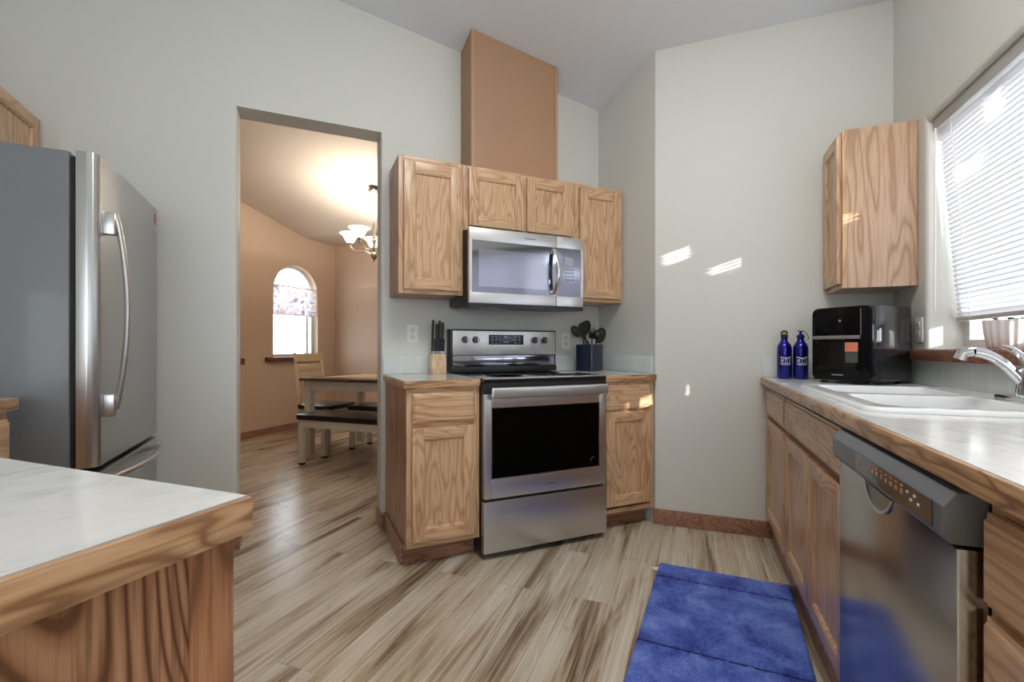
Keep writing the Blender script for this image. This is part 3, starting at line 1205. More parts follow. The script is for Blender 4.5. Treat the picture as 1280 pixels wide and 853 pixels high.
def knife(x, y, z, ln, wd, th, lean, label, group):
    k = thing('kitchen_knife', (x, y, z), 0, label, 'knife', group)
    k.rotation_euler = (math.radians(lean[0]), math.radians(lean[1]), 0)
    m = MB()
    m.loft([[(a * .5 * wd * s, b * .5 * th * s, zz) for a, b in ((-1, -.6), (-.6, -1), (.6, -1), (1, -.6), (1, .6), (.6, 1), (-.6, 1), (-1, .6))]
            for zz, s in ((.012, .9), (ln * .3, .95), (ln * .6, 1.0), (ln * .93, 1.1), (ln, .8))])
    m.build('handle', BLACK, k)
    m = MB()
    m.box(-wd * .4, wd * .4, -th * .4, th * .4, .002, .0115, .001)
    m.build('bolster', STEEL, k)
    m = MB()
    m.loft([[(-wd * .35, -.0007, .001), (wd * .35, -.0007, .001), (wd * .35, .0007, .001), (-wd * .35, .0007, .001)],
            [(-wd * .1, -.0004, -.09), (wd * .1, -.0004, -.09), (wd * .1, .0004, -.09), (-wd * .1, .0004, -.09)]])
    m.build('blade', STEEL, k)


zk = .9145 + BHT + .004
for i in range(6):
    knife(BX + .013 + i * .0128, BYK + .020, zk, .088 if i else .094, .0085, .012, (0, 3 if i == 5 else 0),
          ('black steak knife handle in the front row of the block, %s' % ['leftmost of six', 'second from the left', 'third from the left', 'third from the right', 'second from the right', 'rightmost of six'][i]), 'steak knives in the block')
for i, (dx, dz, ln, lab) in enumerate(((.015, .0, .205, 'tall black knife handle standing at the back left of the block'),
                                       (.046, .0, .18, 'black knife handle at the back of the block, left of the tallest middle one'),
                                       (.060, .0, .20, 'tall thick black knife handle in the back middle of the block'),
                                       (.077, .0, .19, 'black knife handle at the back right of the block'))):
    knife(BX + dx, BYK + .052, zk, ln, .012, .018, (0, (2, 0, 1, 2)[i]), lab, 'large knives in the block')

# ------------------------------------------------------------------ utensil crock
CRX, CRY = 1.805, 2.735
r = thing('utensil_crock', (CRX, CRY, .9145), 22, 'navy square utensil crock on the counter right of the stove', 'crock')
m = MB()
s = .068
lo = rrect(2 * s, 2 * s, .012, 3)
li = rrect(2 * s - .012, 2 * s - .012, .008, 3)
m.loft([[(x, y, 0) for x, y in lo], [(x, y, .18) for x, y in lo], [(x, y, .18) for x, y in li], [(x, y, .008) for x, y in li]])
m.build('pot', NAVY, r)


def utensil(name, label, dx, dy, tiltx, tilty, ln, kind, yaw=0, bend=0.0):
    k = thing(name, (CRX + dx, CRY + dy, .926), 0, label, 'utensil', 'black cooking utensils in the crock')
    k.rotation_euler = (math.radians(tiltx), math.radians(tilty), math.radians(yaw))
    m = MB()
    zr_ = .205
    m.tube([(0, 0, 0), (0, 0, zr_ * .6), (0, 0, min(zr_, ln * .8)), (bend * .4, 0, (zr_ + ln) / 2 if ln > zr_ else ln * .9), (bend, 0, ln)], [.006, .006, .0055, .005, .0055], 10)
    m.build('handle', NYLON, k)
    m = MB()
    if kind == 'spoon':
        m.ball((0, 0, ln + .040), .043, .72, .22, 1.1)
    elif kind == 'ladle':
        m.ball((0, -.015, ln + .030), .038, 1, .7, .9)
    elif kind == 'turner':
        m.prism([(-.022, ln - .005), (.022, ln - .005), (.040, ln + .03), (.040, ln + .085), (.030, ln + .095), (-.030, ln + .085), (-.040, ln + .075), (-.040, ln + .03)], -.003, .003, 'xz', .0015)
    elif kind == 'slotted':
        for i in range(4): m.box(-.032 + i * .0178, -.0225 + i * .0178, -.002, .002, ln + .01, ln + .08)
        m.box(-.034, .034, -.0025, .0025, ln - .006, ln + .011, .001)
        m.box(-.034, .034, -.0025, .0025, ln + .079, ln + .09, .001)
    elif kind == 'fork':
        m.box(-.026, .026, -.004, .004, ln - .005, ln + .035, .003)
        for i in range(4): m.tube([(-.022 + i * .0147, 0, ln + .03), (-.022 + i * .0147, -.004, ln + .075 - abs(i - 2) * .012)], [.005, .003], 8)
    elif kind == 'ring':
        loops = []
        for j in range(25):
            a = 2 * PI * j / 24
            loops.append((.031 * math.sin(a), 0, ln + .043 - .046 * math.cos(a)))
        m.tube(loops, .0105, 8)
    m.xf(Matrix.Translation((bend, 0, ln)) @ Matrix.Rotation(bend * 9, 4, 'Y') @ Matrix.Translation((0, 0, -ln)))
    m.build('head', NYLON, k)


utensil('cooking_spoon', 'black spoon leaning furthest left out of the navy crock', .045, -.036, 3, -25, .272, 'spoon', 0, -.045)
utensil('spatula', 'black solid turner standing up at the left of the crock', -.012, -.012, 0, -8, .235, 'turner', 15, -.012)
utensil('cooking_spoon', 'black serving spoon behind the turner in the navy crock', -.016, .036, 0, -2, .25, 'spoon', 0, .022)
utensil('pasta_fork', 'black pasta fork with prongs in the middle of the crock', .016, .014, 0, 4, .215, 'fork')
utensil('ladle', 'black ladle in front of the pasta fork in the crock', .034, -.012, 2, 3, .205, 'ladle')
utensil('whisk', 'black looped utensil leaning right out of the crock', 0, .001, 0, 15, .205, 'ring', 0, .02)

# ------------------------------------------------------------------ refrigerator (faces +X)
FX, FY, FW, FH = -.645, 2.088, .757, 1.752
r = thing('refrigerator', (FX, FY, 0), 90, 'stainless bottom-freezer refrigerator with grey side against the left wall', 'refrigerator')
m = MB()
m.box(.003, FW - .003, .078, .70, .03, FH - .004, .006)
m.build('cabinet', GREYP, r)
m = MB()
m.box(.012, FW - .012, .062, .0775, .05, FH - .02)
m.build('gasket', BLACKM, r)
m = MB()
fz = .655


def frontdoor(z0, z1):
    pts = [(.0, .060), (.0, .030), (.004, .014), (.014, .004), (.03, 0), (FW - .02, 0), (FW - .006, .006), (FW, .02), (FW, .060)]
    m.prism(pts, z0, z1, 'xy', .002)


frontdoor(fz, FH)
fd = m.build('fridge_door', STEELZ, r, smooth=40)
m = MB()
frontdoor(.06, fz - .02)
fz_d = m.build('freezer_drawer', STEELZ, r, smooth=40)
m = MB()
pts = []
for i in range(17):
    t = i / 16
    pts.append((.075, -.028 - .036 * math.sin(PI * t) ** .8, .85 + .71 * t))
m.tube(pts, .014, 12, flat=.65)
m.build('door_handle', STEEL, fd)
for z in (.87, 1.525):
    m = MB()
    m.box(.042, .082, -.034, .003, z - .045, z + .035, .005)
    m.build('handle_mount', STEELZ, fd)
m = MB()
pts = []
for i in range(17):
    t = i / 16
    pts.append((.05 + (FW - .1) * t, -.022 - .045 * math.sin(PI * t) ** .8, .600))
m.tube(pts, .014, 12, flat=.7)
m.box(.045, .085, -.03, .003, .585, .615, .004)
m.box(FW - .085, FW - .045, -.03, .003, .585, .615, .004)
m.build('drawer_handle', STEEL, fz_d)
m = MB()
m.box(FW - .14, FW - .03, .02, .20, FH - .003, FH + .014, .004)
m.build('hinge_cover', GREYPL, r)
m = MB()
m.box(FW - .060, FW - .046, -.0012, .0005, FH - .075, FH - .03)
m.build('red_sticker', REDST, fd)
m = MB()
m.lathe([(.014, -.002), (.014, .0005)], (FW - .052, 0, FH - .105), 24, 'y')
m.lathe([(.008, -.003), (.008, -.0019)], (FW - .055, 0, FH - .103), 16, 'y')
m.build('emblem', CHROME, fd)
m = MB()
m.box(.02, FW - .02, .04, .0775, 0, .048)
m.build('base_grille', BLACK, r)

r = thing('wall_cabinet', (-1.112, 2.10, 0), 90, 'oak wall cabinet above the refrigerator at the left edge', 'cabinet')
cabinet(r, .772, .33, 1.795, 2.127, [('door', .012, .38, 1.815, 2.118), ('door', .392, .766, 1.815, 2.118), ('mullion', .372, .402)])
r = thing('base_cabinet', (-.842, 1.20, 0), 90, 'oak base cabinet beside the refrigerator at the left edge', 'cabinet')
cabinet(r, .80, .60, .105, .875, [('drawer', .02, .78, .706, .851), ('door', .02, .39, .136, .686), ('door', .41, .78, .136, .686), ('mullion', .375, .425, .70)], toe=(.105, .08), rails=((.686, .706),))
r = thing('countertop', (-.82, 1.18, 0), 90, 'laminate countertop with oak edge beside the refrigerator', 'countertop')
countertop('c', r, 0, .84, 0, .625, .914, 'fr')

# ------------------------------------------------------------------ island (local x = P, y = -Q)
IP, IQ = .373, -.437
r = thing('island_cabinet', W(IP - .006, IQ - .022), 45, 'brown oak island cabinet in the lower left foreground', 'cabinet')
ISL = oak('island_oak', 'z', (.47, .255, .145), (.36, .175, .09), (.13, .052, .024), fscale=3.4, figure=1.9, run=.36, dist=.45)
ISR = oak('island_edge_oak', 'z', (.42, .20, .10), (.33, .145, .068), (.20, .08, .035))
m = MB()
m.box(-.93, -.006, .006, .86, 0, .875)
m.build('body', ISL, r)
m = MB()
m.box(-.046, 0, 0, .0058, 0, .874, .002)
m.box(-.0058, 0, .0062, .86, 0, .874, .002)
m.build('corner_stile', ISR, r)
m = MB()
m.box(-.93, -.05, .0, .0058, .0, .09, .002)
m.build('base_trim', TRIM, r)
r = thing('countertop', W(IP, IQ), 45, 'large pale laminate island countertop with oak edge in the left foreground', 'countertop')
countertop('c', r, -.98, 0, 0, .95, .914, 'f', lipw=.011)

# ------------------------------------------------------------------ sink run (local x = -P, y = Q)
QF, ZC = .404, .906


def R(P, Q, Z=0): return W(P, Q, Z)


zt_ = ZC - .039
DD = QC - QF - .004
r = thing('base_cabinet', R(3.0, QF), -135, 'oak base cabinet with one drawer and one door under the blue bottles', 'cabinet')
cabinet(r, .585, DD, .11, zt_, [('drawer', .03, .568, .705, .845), ('door', .03, .568, .12 + .015, .683)], toe=(.108, .012), side=SHADEDZ, rails=((.683, .705),), mats=(OAKZ, OAKX))
r = thing('sink_cabinet', R(2.413, QF), -135, 'oak sink base cabinet with a wide false drawer over two doors', 'cabinet')
cabinet(r, .905, DD, .11, .70, [('drawer', .018, .885, .705, .845), ('door', .03, .445, .135, .683), ('door', .468, .885, .135, .683), ('mullion', .43, .48)], toe=(.108, .012), rails=((.683, .70),))
# dishwasher
r = thing('dishwasher', R(1.479, .357), -135, 'stainless dishwasher under the right counter with slate control strip', 'dishwasher')
dww = .594
m = MB()
m.box(.004, dww - .004, .055, .60, .1, .862)
m.build('tub', BLACK, r)
m = MB()
m.box(.0, dww, .008, .046, .10, .776, .004)
dwd = m.build('door', DWST, r)
m = MB()
dz0_, dz1_ = .781, .858
m.prism([(.046, dz0_), (.0, dz0_), (-.008, dz0_ + .012), (-.008, dz1_ - .022), (.008, dz1_), (.046, dz1_)], 0, dww, 'yz', .002)
cp = m.build('control_panel', DWPANEL, r)
m = MB()
m.box(.195, .562, -.0095, -.0082, dz0_ + .0145, dz1_ - .0225)
ds = m.build('display_strip', BLACKG, cp)
for i in range(7):
    for (za, zb_) in ((.028, .031), (.036, .044)):
        m = MB()
        m.box(.300 + i * .024, .311 + i * .024, -.0104, -.0096, dz1_ - zb_, dz1_ - za)
        m.build('program_mark', COPPERINK, ds)
for (xa, xb, za, zb_) in ((.285, .295, .026, .040), (.225, .238, .030, .034), (.248, .256, .030, .034)):
    m = MB()
    m.box(xa, xb, -.0104, -.0096, dz1_ - zb_, dz1_ - za)
    m.build('program_mark', COPPERINK, ds)
for i in range(4):
    m = MB()
    m.box(.470 + i * .014, .478 + i * .014, -.0104, -.0096, dz1_ - .036 - (i % 2) * .01, dz1_ - .032 - (i % 2) * .01)
    m.build('button_mark', WINK, ds)
m = MB()      # pocket handle under the strip
n = 12
rim = [(.203 + .158 * i / n, .0065, .775 - .046 * math.sin(PI * i / n) ** .6) for i in range(n + 1)]
inn = [(.210 + .144 * i / n, .0062, .774 - .039 * math.sin(PI * i / n) ** .6) for i in range(n + 1)]
m.loft([rim, [(x, .0035, z) for x, y, z in rim], [(x, .0035, z) for x, y, z in inn], [(x, .0078, z) for x, y, z in inn]], False, False, True)
dh = m.build('pocket_handle', CHROME, dwd)
m = MB()
m.prism([(x, z) for x, y, z in inn], .0066, .0079, 'xz')
m.build('pocket', flat('pocket_grey_metal', (.30, .30, .30), .25, .9), dh)  # flat grey metallic plate filling the handle outline
m = MB()
m.box(.01, dww - .01, .07, .08, .0, .098)
m.build('toe_panel', BLACK, r)
m = MB()
m.box(dww - .004, dww, .046, .0545, .1, .86)
m.build('side_strip', BLACK, r)

r = thing('base_cabinet', R(.884, QF), -135, 'oak drawer cabinet at the right edge beside the dishwasher', 'cabinet')
cabinet(r, .9, DD, .11, zt_, [('drawer', .012, .44, .705, .838), ('drawer', .012, .44, .43, .69), ('drawer', .012, .44, .135, .415), ('drawer', .46, .885, .705, .838), ('door', .46, .885, .135, .683), ('mullion', .43, .47)], toe=(.108, .012), rails=((.683, .705),))

# countertop with sink cut-out
QE = .362
r = thing('countertop', R(3.004, QE), -135, 'long pale laminate countertop with oak edge around the white sink', 'countertop')
SP0, SP1, SQ0, SQ1 = 1.47, 2.34, .425, .945       # sink rim extent
countertop('c', r, 0, 3.9, 0, QC - QE - .003, ZC, 'f', hole=(3.004 - SP1 + .02, 3.004 - SP0 - .02, SQ0 - QE + .02, SQ1 - QE - .02))
m = MB()
m.box(0, 2.9, -.006, .006, 0, .108, .002)
o = m.build('tile_backsplash', TILE, loc=R(2.985, QC - .008, ZC + .0015))
o.rotation_euler = (0, 0, math.radians(-135))
tag(o, 'long row of grey tiles under the window sill behind the sink', 'backsplash')
m = MB()
m.box(0, .585, -.006, .006, 0, .112, .002)
o = m.build('tile_backsplash', TILE, loc=R(PB - .008, .372, ZC + .0015))
o.rotation_euler = (0, 0, math.radians(-45))
tag(o, 'row of white tiles on the end wall behind the blue bottles', 'backsplash')

# double bowl sink
SWD, SDP = SP1 - SP0, SQ1 - SQ0
r = thing('kitchen_sink', R((SP0 + SP1) / 2, (SQ0 + SQ1) / 2, ZC), -135, 'white double-bowl drop-in sink under the window', 'sink')
m = MB()
zr = .013
outer = [(x, y) for x, y in rrect(SWD, SDP, .05, 6)]
bowl_w = (SWD - .05 * 2 - .045) / 2
holes = []
for sgn in (-1, 1):
    cx = sgn * (bowl_w / 2 + .0225)
    holes.append(rrect(bowl_w, SDP - .05 - .115, .06, 6, cx, -.032))


def ring_verts(pts, z): return [m.bm.verts.new((x, y, z)) for x, y in pts]


def ring_edges(vs): return [m.bm.edges.get((vs[i], vs[(i + 1) % len(vs)])) or m.bm.edges.new((vs[i], vs[(i + 1) % len(vs)])) for i in range(len(vs))]


def bridge(a, b):
    for i in range(len(a)):
        j = (i + 1) % len(a)
        m.face([a[i], a[j], b[j], b[i]])


top_o = ring_verts(rrect(SWD - .024, SDP - .024, .042, 6), zr)
o2 = ring_verts(rrect(SWD - .010, SDP - .010, .046, 6), zr - .001)
o1 = ring_verts(rrect(SWD - .002, SDP - .002, .05, 6), zr - .006)
o0 = ring_verts(outer, .0006)
bridge(o0, o1); bridge(o1, o2); bridge(o2, top_o)
edges = ring_edges(top_o)
hv = [ring_verts(h, zr) for h in holes]
for h in hv: edges += ring_edges(h)
bmesh.ops.triangle_fill(m.bm, edges=edges, use_beauty=True, use_dissolve=False)
for h, pts in zip(hv, holes):
    cx = sum(p[0] for p in pts) / len(pts)
    cy = sum(p[1] for p in pts) / len(pts)
    prev = h
    for s, z in ((.985, zr - .004), (.965, -.02), (.94, -.12), (.90, -.165), (.80, -.178), (.12, -.182)):
        nx = ring_verts([(cx + (x - cx) * s, cy + (y - cy) * s) for x, y in pts], z)
        bridge(prev, nx)
        prev = nx
    m.face(prev)
m.build('basin', CERAM, r, smooth=50)
for sgn in (-1, 1):
    m = MB()
    m.lathe([(.04, -.1785), (.04, -.176), (.03, -.176), (.028, -.1785)], (sgn * (bowl_w / 2 + .0225), -.032, 0), 24)
    m.build('drain', CHROME, r)

# faucet on the back rim
r = thing('kitchen_faucet', R(1.775, .893, ZC + zr + .0006), -135, 'chrome single-lever faucet on the back rim of the sink', 'faucet')
m = MB()
m.loft([[(x, y, z) for x, y in rrect(.25 * s, .056 * s, .025 * s, 6)] for z, s in ((0, 1), (.006, 1), (.011, .94), (.012, .85))])
m.build('deck_plate', CHROME, r)
m = MB()
m.lathe([(.027, .0122), (.027, .03), (.024, .06), (.026, .075), (.02, .092), (.004, .098)], (0, 0, 0), 24)
m.build('body', CHROME, r)
m = MB()
tip = Vector((-.018, -.112, .140))
p0 = Vector((0, 0, .035))
sp = []
for i in range(13):
    t = i / 12
    p = p0.lerp(tip, t)
    p.z = .035 + (.140 - .035) * (1 - (1 - t) ** 1.9)
    sp.append(p)
sp[0] = Vector((0, 0, .04))
m.tube(sp, [.015] * 4 + [.0135] * 5 + [.0145] * 4, 14)
m.build('spout', CHROME, r)
m = MB()
dv = (sp[-1] - sp[-2]).normalized()
m.tube([tip + Vector((-.0006, -.001, .004)), tip + Vector((-.010, -.022, .0)), tip + Vector((-.013, -.030, -.022))], [.016, .018, .0165], 14)
m.build('spray_head', CHROME, r)
m = MB()
m.tube([(0, 0, .1), (-.012, -.008, .128), (-.032, -.02, .148), (-.052, -.032, .156)], [.008, .009, .008, .006], 10, flat=1.5)
m.build('lever', CHROME, r)

# ------------------------------------------------------------------ blue bottles


def bottle(P, Q, label, kind, yaw):
    b = thing('water_bottle', R(P, Q, ZC + .0008), -135 + yaw, label, 'bottle', 'blue bottles on the counter')
    m = MB()
    rr = .036
    m.lathe([(rr - .004, 0), (rr, .004), (rr, .155), (rr - .001, .170), (rr - .006, .184), (rr - .015, .197), (.0165, .204), (.0155, .222)], seg=32)
    m.build('bottle_body', BLUEB, b, smooth=50)
    m = MB()
    if kind == 'loop':
        m.lathe([(.018, .2195), (.018, .236), (.012, .239)], seg=20)
        cp = m.build('cap', BLACK, b)
        m = MB()
        m.tube([(.014 * math.cos(a), 0, .240 + .016 * math.sin(a)) for a in [PI * i / 10 for i in range(11)]], .005, 8)
        m.build('cap_loop', BLACK, cp)
        m = MB()
        m.lathe([(.008, -.004), (.008, .004)], (0, 0, .243), 16, 'y')
        m.build('cap_ring', LIME, cp)
    else:
        m.lathe([(.0185, .2195), (.020, .226), (.016, .234), (.007, .239), (.006, .250), (.009, .252)], seg=20)
        cp = m.build('cap', BLUEB, b)
        m = MB()
        m.tube([(-.014, 0, .256), (0, 0, .253), (.014, 0, .256)], .003, 8)
        m.tube([(.012, 0, .2555), (.024, -.004, .245), (.036, -.006, .222), (.034, -.004, .208)], .0016, 6)
        m.build('clip', BLACK, cp)
    # printed mark wrapped on the bottle: swoosh, letter row, base bar
    m = MB()

    def wrap(x, z): 
        a = x / rr
        return (rr + .0005) * math.sin(a), -(rr + .0005) * math.cos(a), z

    def strip(x0, x1, z0, z1, n=8, f=None):
        lo, hi = [], []
        for i in range(n + 1):
            x = x0 + (x1 - x0) * i / n
            dz = f(i / n) if f else 0
            lo.append(wrap(x, z0 + dz)); hi.append(wrap(x, z1 + dz))
        m.loft([lo, hi], False, False, False)
    strip(-.026, .026, .112, .117, 12, lambda t: -.006 * math.sin(PI * t) + .002)
    strip(-.027, .027, .080, .083)
    strip(-.022, .022, .074, .0765)
    for i, sh in enumerate(('N', 'I', 'C', 'I', 'E')):
        x = -.0235 + i * .0105
        strip(x, x + .0018, .087, .106, 1)
        if sh == 'N':
            strip(x + .006, x + .0078, .087, .106, 1)
            for q in range(4): strip(x + .0015 + q * .0013, x + .0028 + q * .0013, .100 - q * .0035, .105 - q * .0035, 1)
        if sh in 'CE':
            strip(x + .0018, x + .007, .087, .0895, 1)
            strip(x + .0018, x + .007, .1035, .106, 1)
        if sh == 'E': strip(x + .0018, x + .006, .095, .0975, 1)
    m.build('printed_mark', WINK, b, recalc=False)


bottle(2.905, .465, 'left blue metal bottle with a lime ring in its cap', 'loop', 92)
bottle(2.898, .540, 'right blue metal bottle with a push cap and clip, next to the air fryer', 'clip', 92)

# ------------------------------------------------------------------ air fryer oven (faces -X, local x = -Y, y = +X)
AX, AY, AW, AD, AH = 2.27, 1.505, .272, .335, .362
r = thing('air_fryer', (AX, AY, ZC + .0008), -90, 'glossy black air fryer oven in the corner of the right counter', 'air fryer')
for x in (.04, AW - .04):
    for y in (.04, AD - .06):
        m = MB()
        m.lathe([(.014, 0), (.014, .0085)], (x, y, 0), 12)
        m.build('foot', BLACKM, r)
m = MB()


def side_prof(y0, y1, z0, z1, r_, n=6):
    return rrect(y1 - y0, z1 - z0, r_, n, (y0 + y1) / 2, (z0 + z1) / 2)


m.prism([(x, y) for x, y in rrect(AW, AD - .02, .045, 6, AW / 2, (AD + .02) / 2)], .012, AH - .006, 'xy', .012)
m.build('shell', BLACKG, r, smooth=50)
m = MB()
m.prism([(x, z) for x, z in rrect(AW - .006, AH - .022, .03, 6, AW / 2, AH / 2 + .003)], .004, .03, 'xz', .003)
fc = m.build('front_frame', BLACKF, r, smooth=50)
m = MB()
m.box(.018, .218, .0005, .0045, .225, AH - .018, .002)
m.build('control_screen', BLACKF, fc)
m = MB()
m.box(.012, .222, -.008, .005, .205, .222, .003)
m.build('door_band', SILVERP, r)
m = MB()
m.box(.018, .222, .0, .0045, .035, .204, .002)
dr = m.build('door', BLACKF, r)
m = MB()
m.box(.035, .205, -.0008, -.0001, .055, .19)
dg = m.build('door_window', flat('smoked_glass', (.006, .0065, .007), .06, spec=.3), dr)
m = MB()
m.box(.158, .213, -.0018, -.0009, .148, .190)
m.build('sticker', ORANGE, dg)
m = MB()
m.box(.16, .213, -.0018, -.0009, .098, .146)
m.build('reflective_label', flat('grey_label', (.08, .09, .09), .3), dg)
m = MB()
m.lathe([(.006, -.0006), (.006, .0006)], (.135, 0, .29), 16, 'y')
m.build('dial_light', flat('dial_print', (.2, .2, .2), .4), fc)
m = MB()
m.box(.222, .2245, .0, .0045, .222, AH - .02)
m.build('side_trim', SILVERP, fc)
m = MB()
m.tube([(.10, -.002, .040), (.15, -.002, .040)], .002, 6)
m.build('door_mark', flat('grey_mark', (.4, .4, .4), .4), dr)
m = MB()
m.tube([(.02, AD - .02, .05), (-.03, AD + .02, .02), (-.06, AD - .10, .006), (-.09, AD - .18, .006)], .004, 8)
m.build('power_cord', BLACKM, r)

# ------------------------------------------------------------------ wall cabinet by the window
r = thing('wall_cabinet', R(3.003, .682), -135, 'narrow oak wall cabinet in the corner beside the window', 'cabinet')
cabinet(r, .288, QC - .682 - .003, 1.362, 2.13, [('door', .012, .272, 1.385, 2.112, .05)], side=oak('pale_side_oak', 'z', (.60, .41, .285), (.55, .36, .24), (.38, .22, .13), fscale=6.0, figure=.9, run=.13))

# ------------------------------------------------------------------ window blind
r = thing('window_blind', R(WP1 - .012, QC + .02, 0), -135, 'white horizontal slat blind in the sink window', 'blind')
BW = WP1 - WP0 - .03
zb0, zb1 = 1.187, 2.03


def hang(z): return .025 + .065 * ((zb1 - z) / (zb1 - zb0))     # the blind leans toward the glass at the bottom


m = MB()
m.box(0, BW, 0, .05, 2.032, 2.082, .002)
m.build('headrail', GREYPL if False else flat('grey_headrail', (.42, .42, .42), .4), r)
m = MB()
N = 40
for i in range(N):
    z = zb1 - .012 - (zb1 - zb0 - .04) * i / (N - 1)
    y = hang(z)
    secs = []
    nsec = 60
    for q in range(nsec + 1):
        x = .004 + (BW - .008) * q / nsec
        a = -56 + (10 if i > N - 5 else 0)  # bottom four slats opened further, added to let sun stripes in
        # two added bends in the slats, shaped to throw sun patches on wall_end
        for (bx, bz, wx, wz) in ((.40, 1.965, .055, .05), (.20, 1.80, .085, .032)):
            a += 92 * math.exp(-((x - bx) / wx) ** 4 - ((z - bz) / wz) ** 4)
        a = math.radians(a)
        pr = []
        for j in range(5):
            s_ = (j / 4 - .5) * .0255
            c_ = .0022 * (1 - (2 * j / 4 - 1) ** 2)
            pr.append((x, y + s_ * math.cos(a) + c_ * math.sin(a), z + s_ * math.sin(a) + c_ * math.cos(a)))
        secs.append(pr)
    m.loft(secs, False, False, False)
m.build('slats', SLAT, r, recalc=False)
m = MB()
m.box(.002, BW - .002, hang(zb0) - .014, hang(zb0) + .014, zb0, zb0 + .018, .004)
m.build('bottom_rail', flat('beige_rail', (.50, .47, .44), .4), r)
for x in (.12, BW / 2, BW - .12):
    m = MB()
    m.tube([(x, hang(zb1) - .014, 2.032), (x, hang(zb0) - .0155, zb0 + .01)], .0012, 6)
    m.build('ladder_cord', WPLAST, r)
m = MB()
m.tube([(.03, -.004, 2.035), (.03, -.006, 1.23)], .004, 8)
m.build('tilt_wand', WPLAST, r)

# planter on the sill
r = thing('planter', R(2.175, QC + .062, WZ0 + .0046), 0, 'ribbed pale planter with a small green plant on the window sill', 'planter')
m = MB()
loops = []
for rr, z in ((.050, 0), (.056, .01), (.064, .06), (.067, .098), (.067, .104), (.060, .104), (.058, .09)):
    loops.append([(rr * (1 + .035 * math.cos(18 * 2 * PI * i / 108)) * math.cos(2 * PI * i / 108), rr * (1 + .035 * math.cos(18 * 2 * PI * i / 108)) * math.sin(2 * PI * i / 108), z) for i in range(108)])
m.loft(loops)
m.build('pot', flat('pale_ribbed_ceramic', (.72, .68, .68), .35), r, smooth=60)
m = MB()
rnd = random.Random(3)
for i in range(26):
    a = rnd.uniform(0, 2 * PI)
    b = Vector((.03 * math.cos(a), .03 * math.sin(a), .10))
    e = Vector((rnd.uniform(.04, .095) * math.cos(a), rnd.uniform(.03, .06) * math.sin(a), rnd.uniform(.07, .112)))
    d = (e - b).normalized()
    s = d.cross(Vector((0, 0, 1))).normalized() * .011
    mid = b.lerp(e, .55) + Vector((0, 0, .006))
    m.loft([[b - s * .2, mid - s, e], [b + s * .2, mid + s, e + Vector((.0005, 0, 0))]], False, False, False)
m.build('leaves', LEAF, r, recalc=False)
m = MB()
m.lathe([(.052, .088), (.052, .094)], seg=24)
m.build('soil', TWIG, r)

# ------------------------------------------------------------------ rug
RL_, RW_ = 1.25, .565
r = thing('kitchen_rug', R(2.405, .412), -135, 'blue shaggy rug on the floor in front of the sink cabinets', 'rug')
r.rotation_euler.z += math.radians(-3.4)
m = MB()
nx, ny = 380, 110
rows = []
for i in range(nx + 1):
    row = []
    for j in range(ny + 1):
        x, y = RL_ * i / nx, -RW_ * j / ny
        ed = min(x, RL_ - x, -y, RW_ + y)
        h = .017 * min(1, ed / .012) ** .5
        for sx in (.145, .672, 1.10):
            h -= .018 * math.exp(-((x - sx) / .0055) ** 2)
        h += .0035 * noise.noise(Vector((x * 70, y * 70, 3))) + .0035 * noise.noise(Vector((x * 170, y * 170, 9))) * min(1, ed / .01)
        row.append(m.bm.verts.new((x + .003 * noise.noise(Vector((y * 40, 0, 0))), y + .003 * noise.noise(Vector((x * 40, 5, 0))), max(.0015, h))))
    rows.append(row)
for i in range(nx):
    for j in range(ny):
        m.face([rows[i][j], rows[i][j + 1], rows[i + 1][j + 1], rows[i + 1][j]])
m.build('pile', RUG, r, smooth=80)
for sx in (.145, .672, 1.10):
    m = MB()
    m.tube([(sx, -.006 - (RW_ - .012) * i / 20, .0095) for i in range(21)], .0055, 6)
    m.build('seam', flat('dark_blue_seam', (.008, .012, .085), .9), r)
m = MB()
m.box(.0, RL_, -RW_, 0, .0004, .0014)
m.build('backing', flat('rug_backing', (.02, .025, .12), .9), r)
m = MB()
m.prism([(.03, -RW_), (.075, -RW_), (.055, -RW_ - .028), (.045, -RW_ - .028)], .001, .0022, 'xy')
m.build('care_tag', WPLAST, r)

# ------------------------------------------------------------------ ceiling light over the kitchen (above the frame)
cl = (.75, .55)
r = thing('ceiling_light', (cl[0], cl[1], 0), 45, 'flush white ceiling light box over the kitchen', 'ceiling light')
m = MB()
zl = zc(*cl)
m.box(-.62, .62, -.2, .2, -.07, 0, .01)
m.xf(Matrix.Translation((0, 0, zl - .004)) @ Matrix.Rotation(math.atan(.215), 4, 'Y'))
hb = m.build('housing', WPLAST, r)
m = MB()
m.box(-.58, .58, -.17, .17, -.085, -.0705, .006)
m.xf(Matrix.Translation((0, 0, zl - .004)) @ Matrix.Rotation(math.atan(.215), 4, 'Y'))
m.build('diffuser', DIFFUSER, r)
area('ceiling_light_lamp', (cl[0] - .01, cl[1] - .01, zl - .13), (.13, .13, -1), 1.1, .32, 17, (1, .98, .95))

# ------------------------------------------------------------------ dining set (local x = Q, y = P)


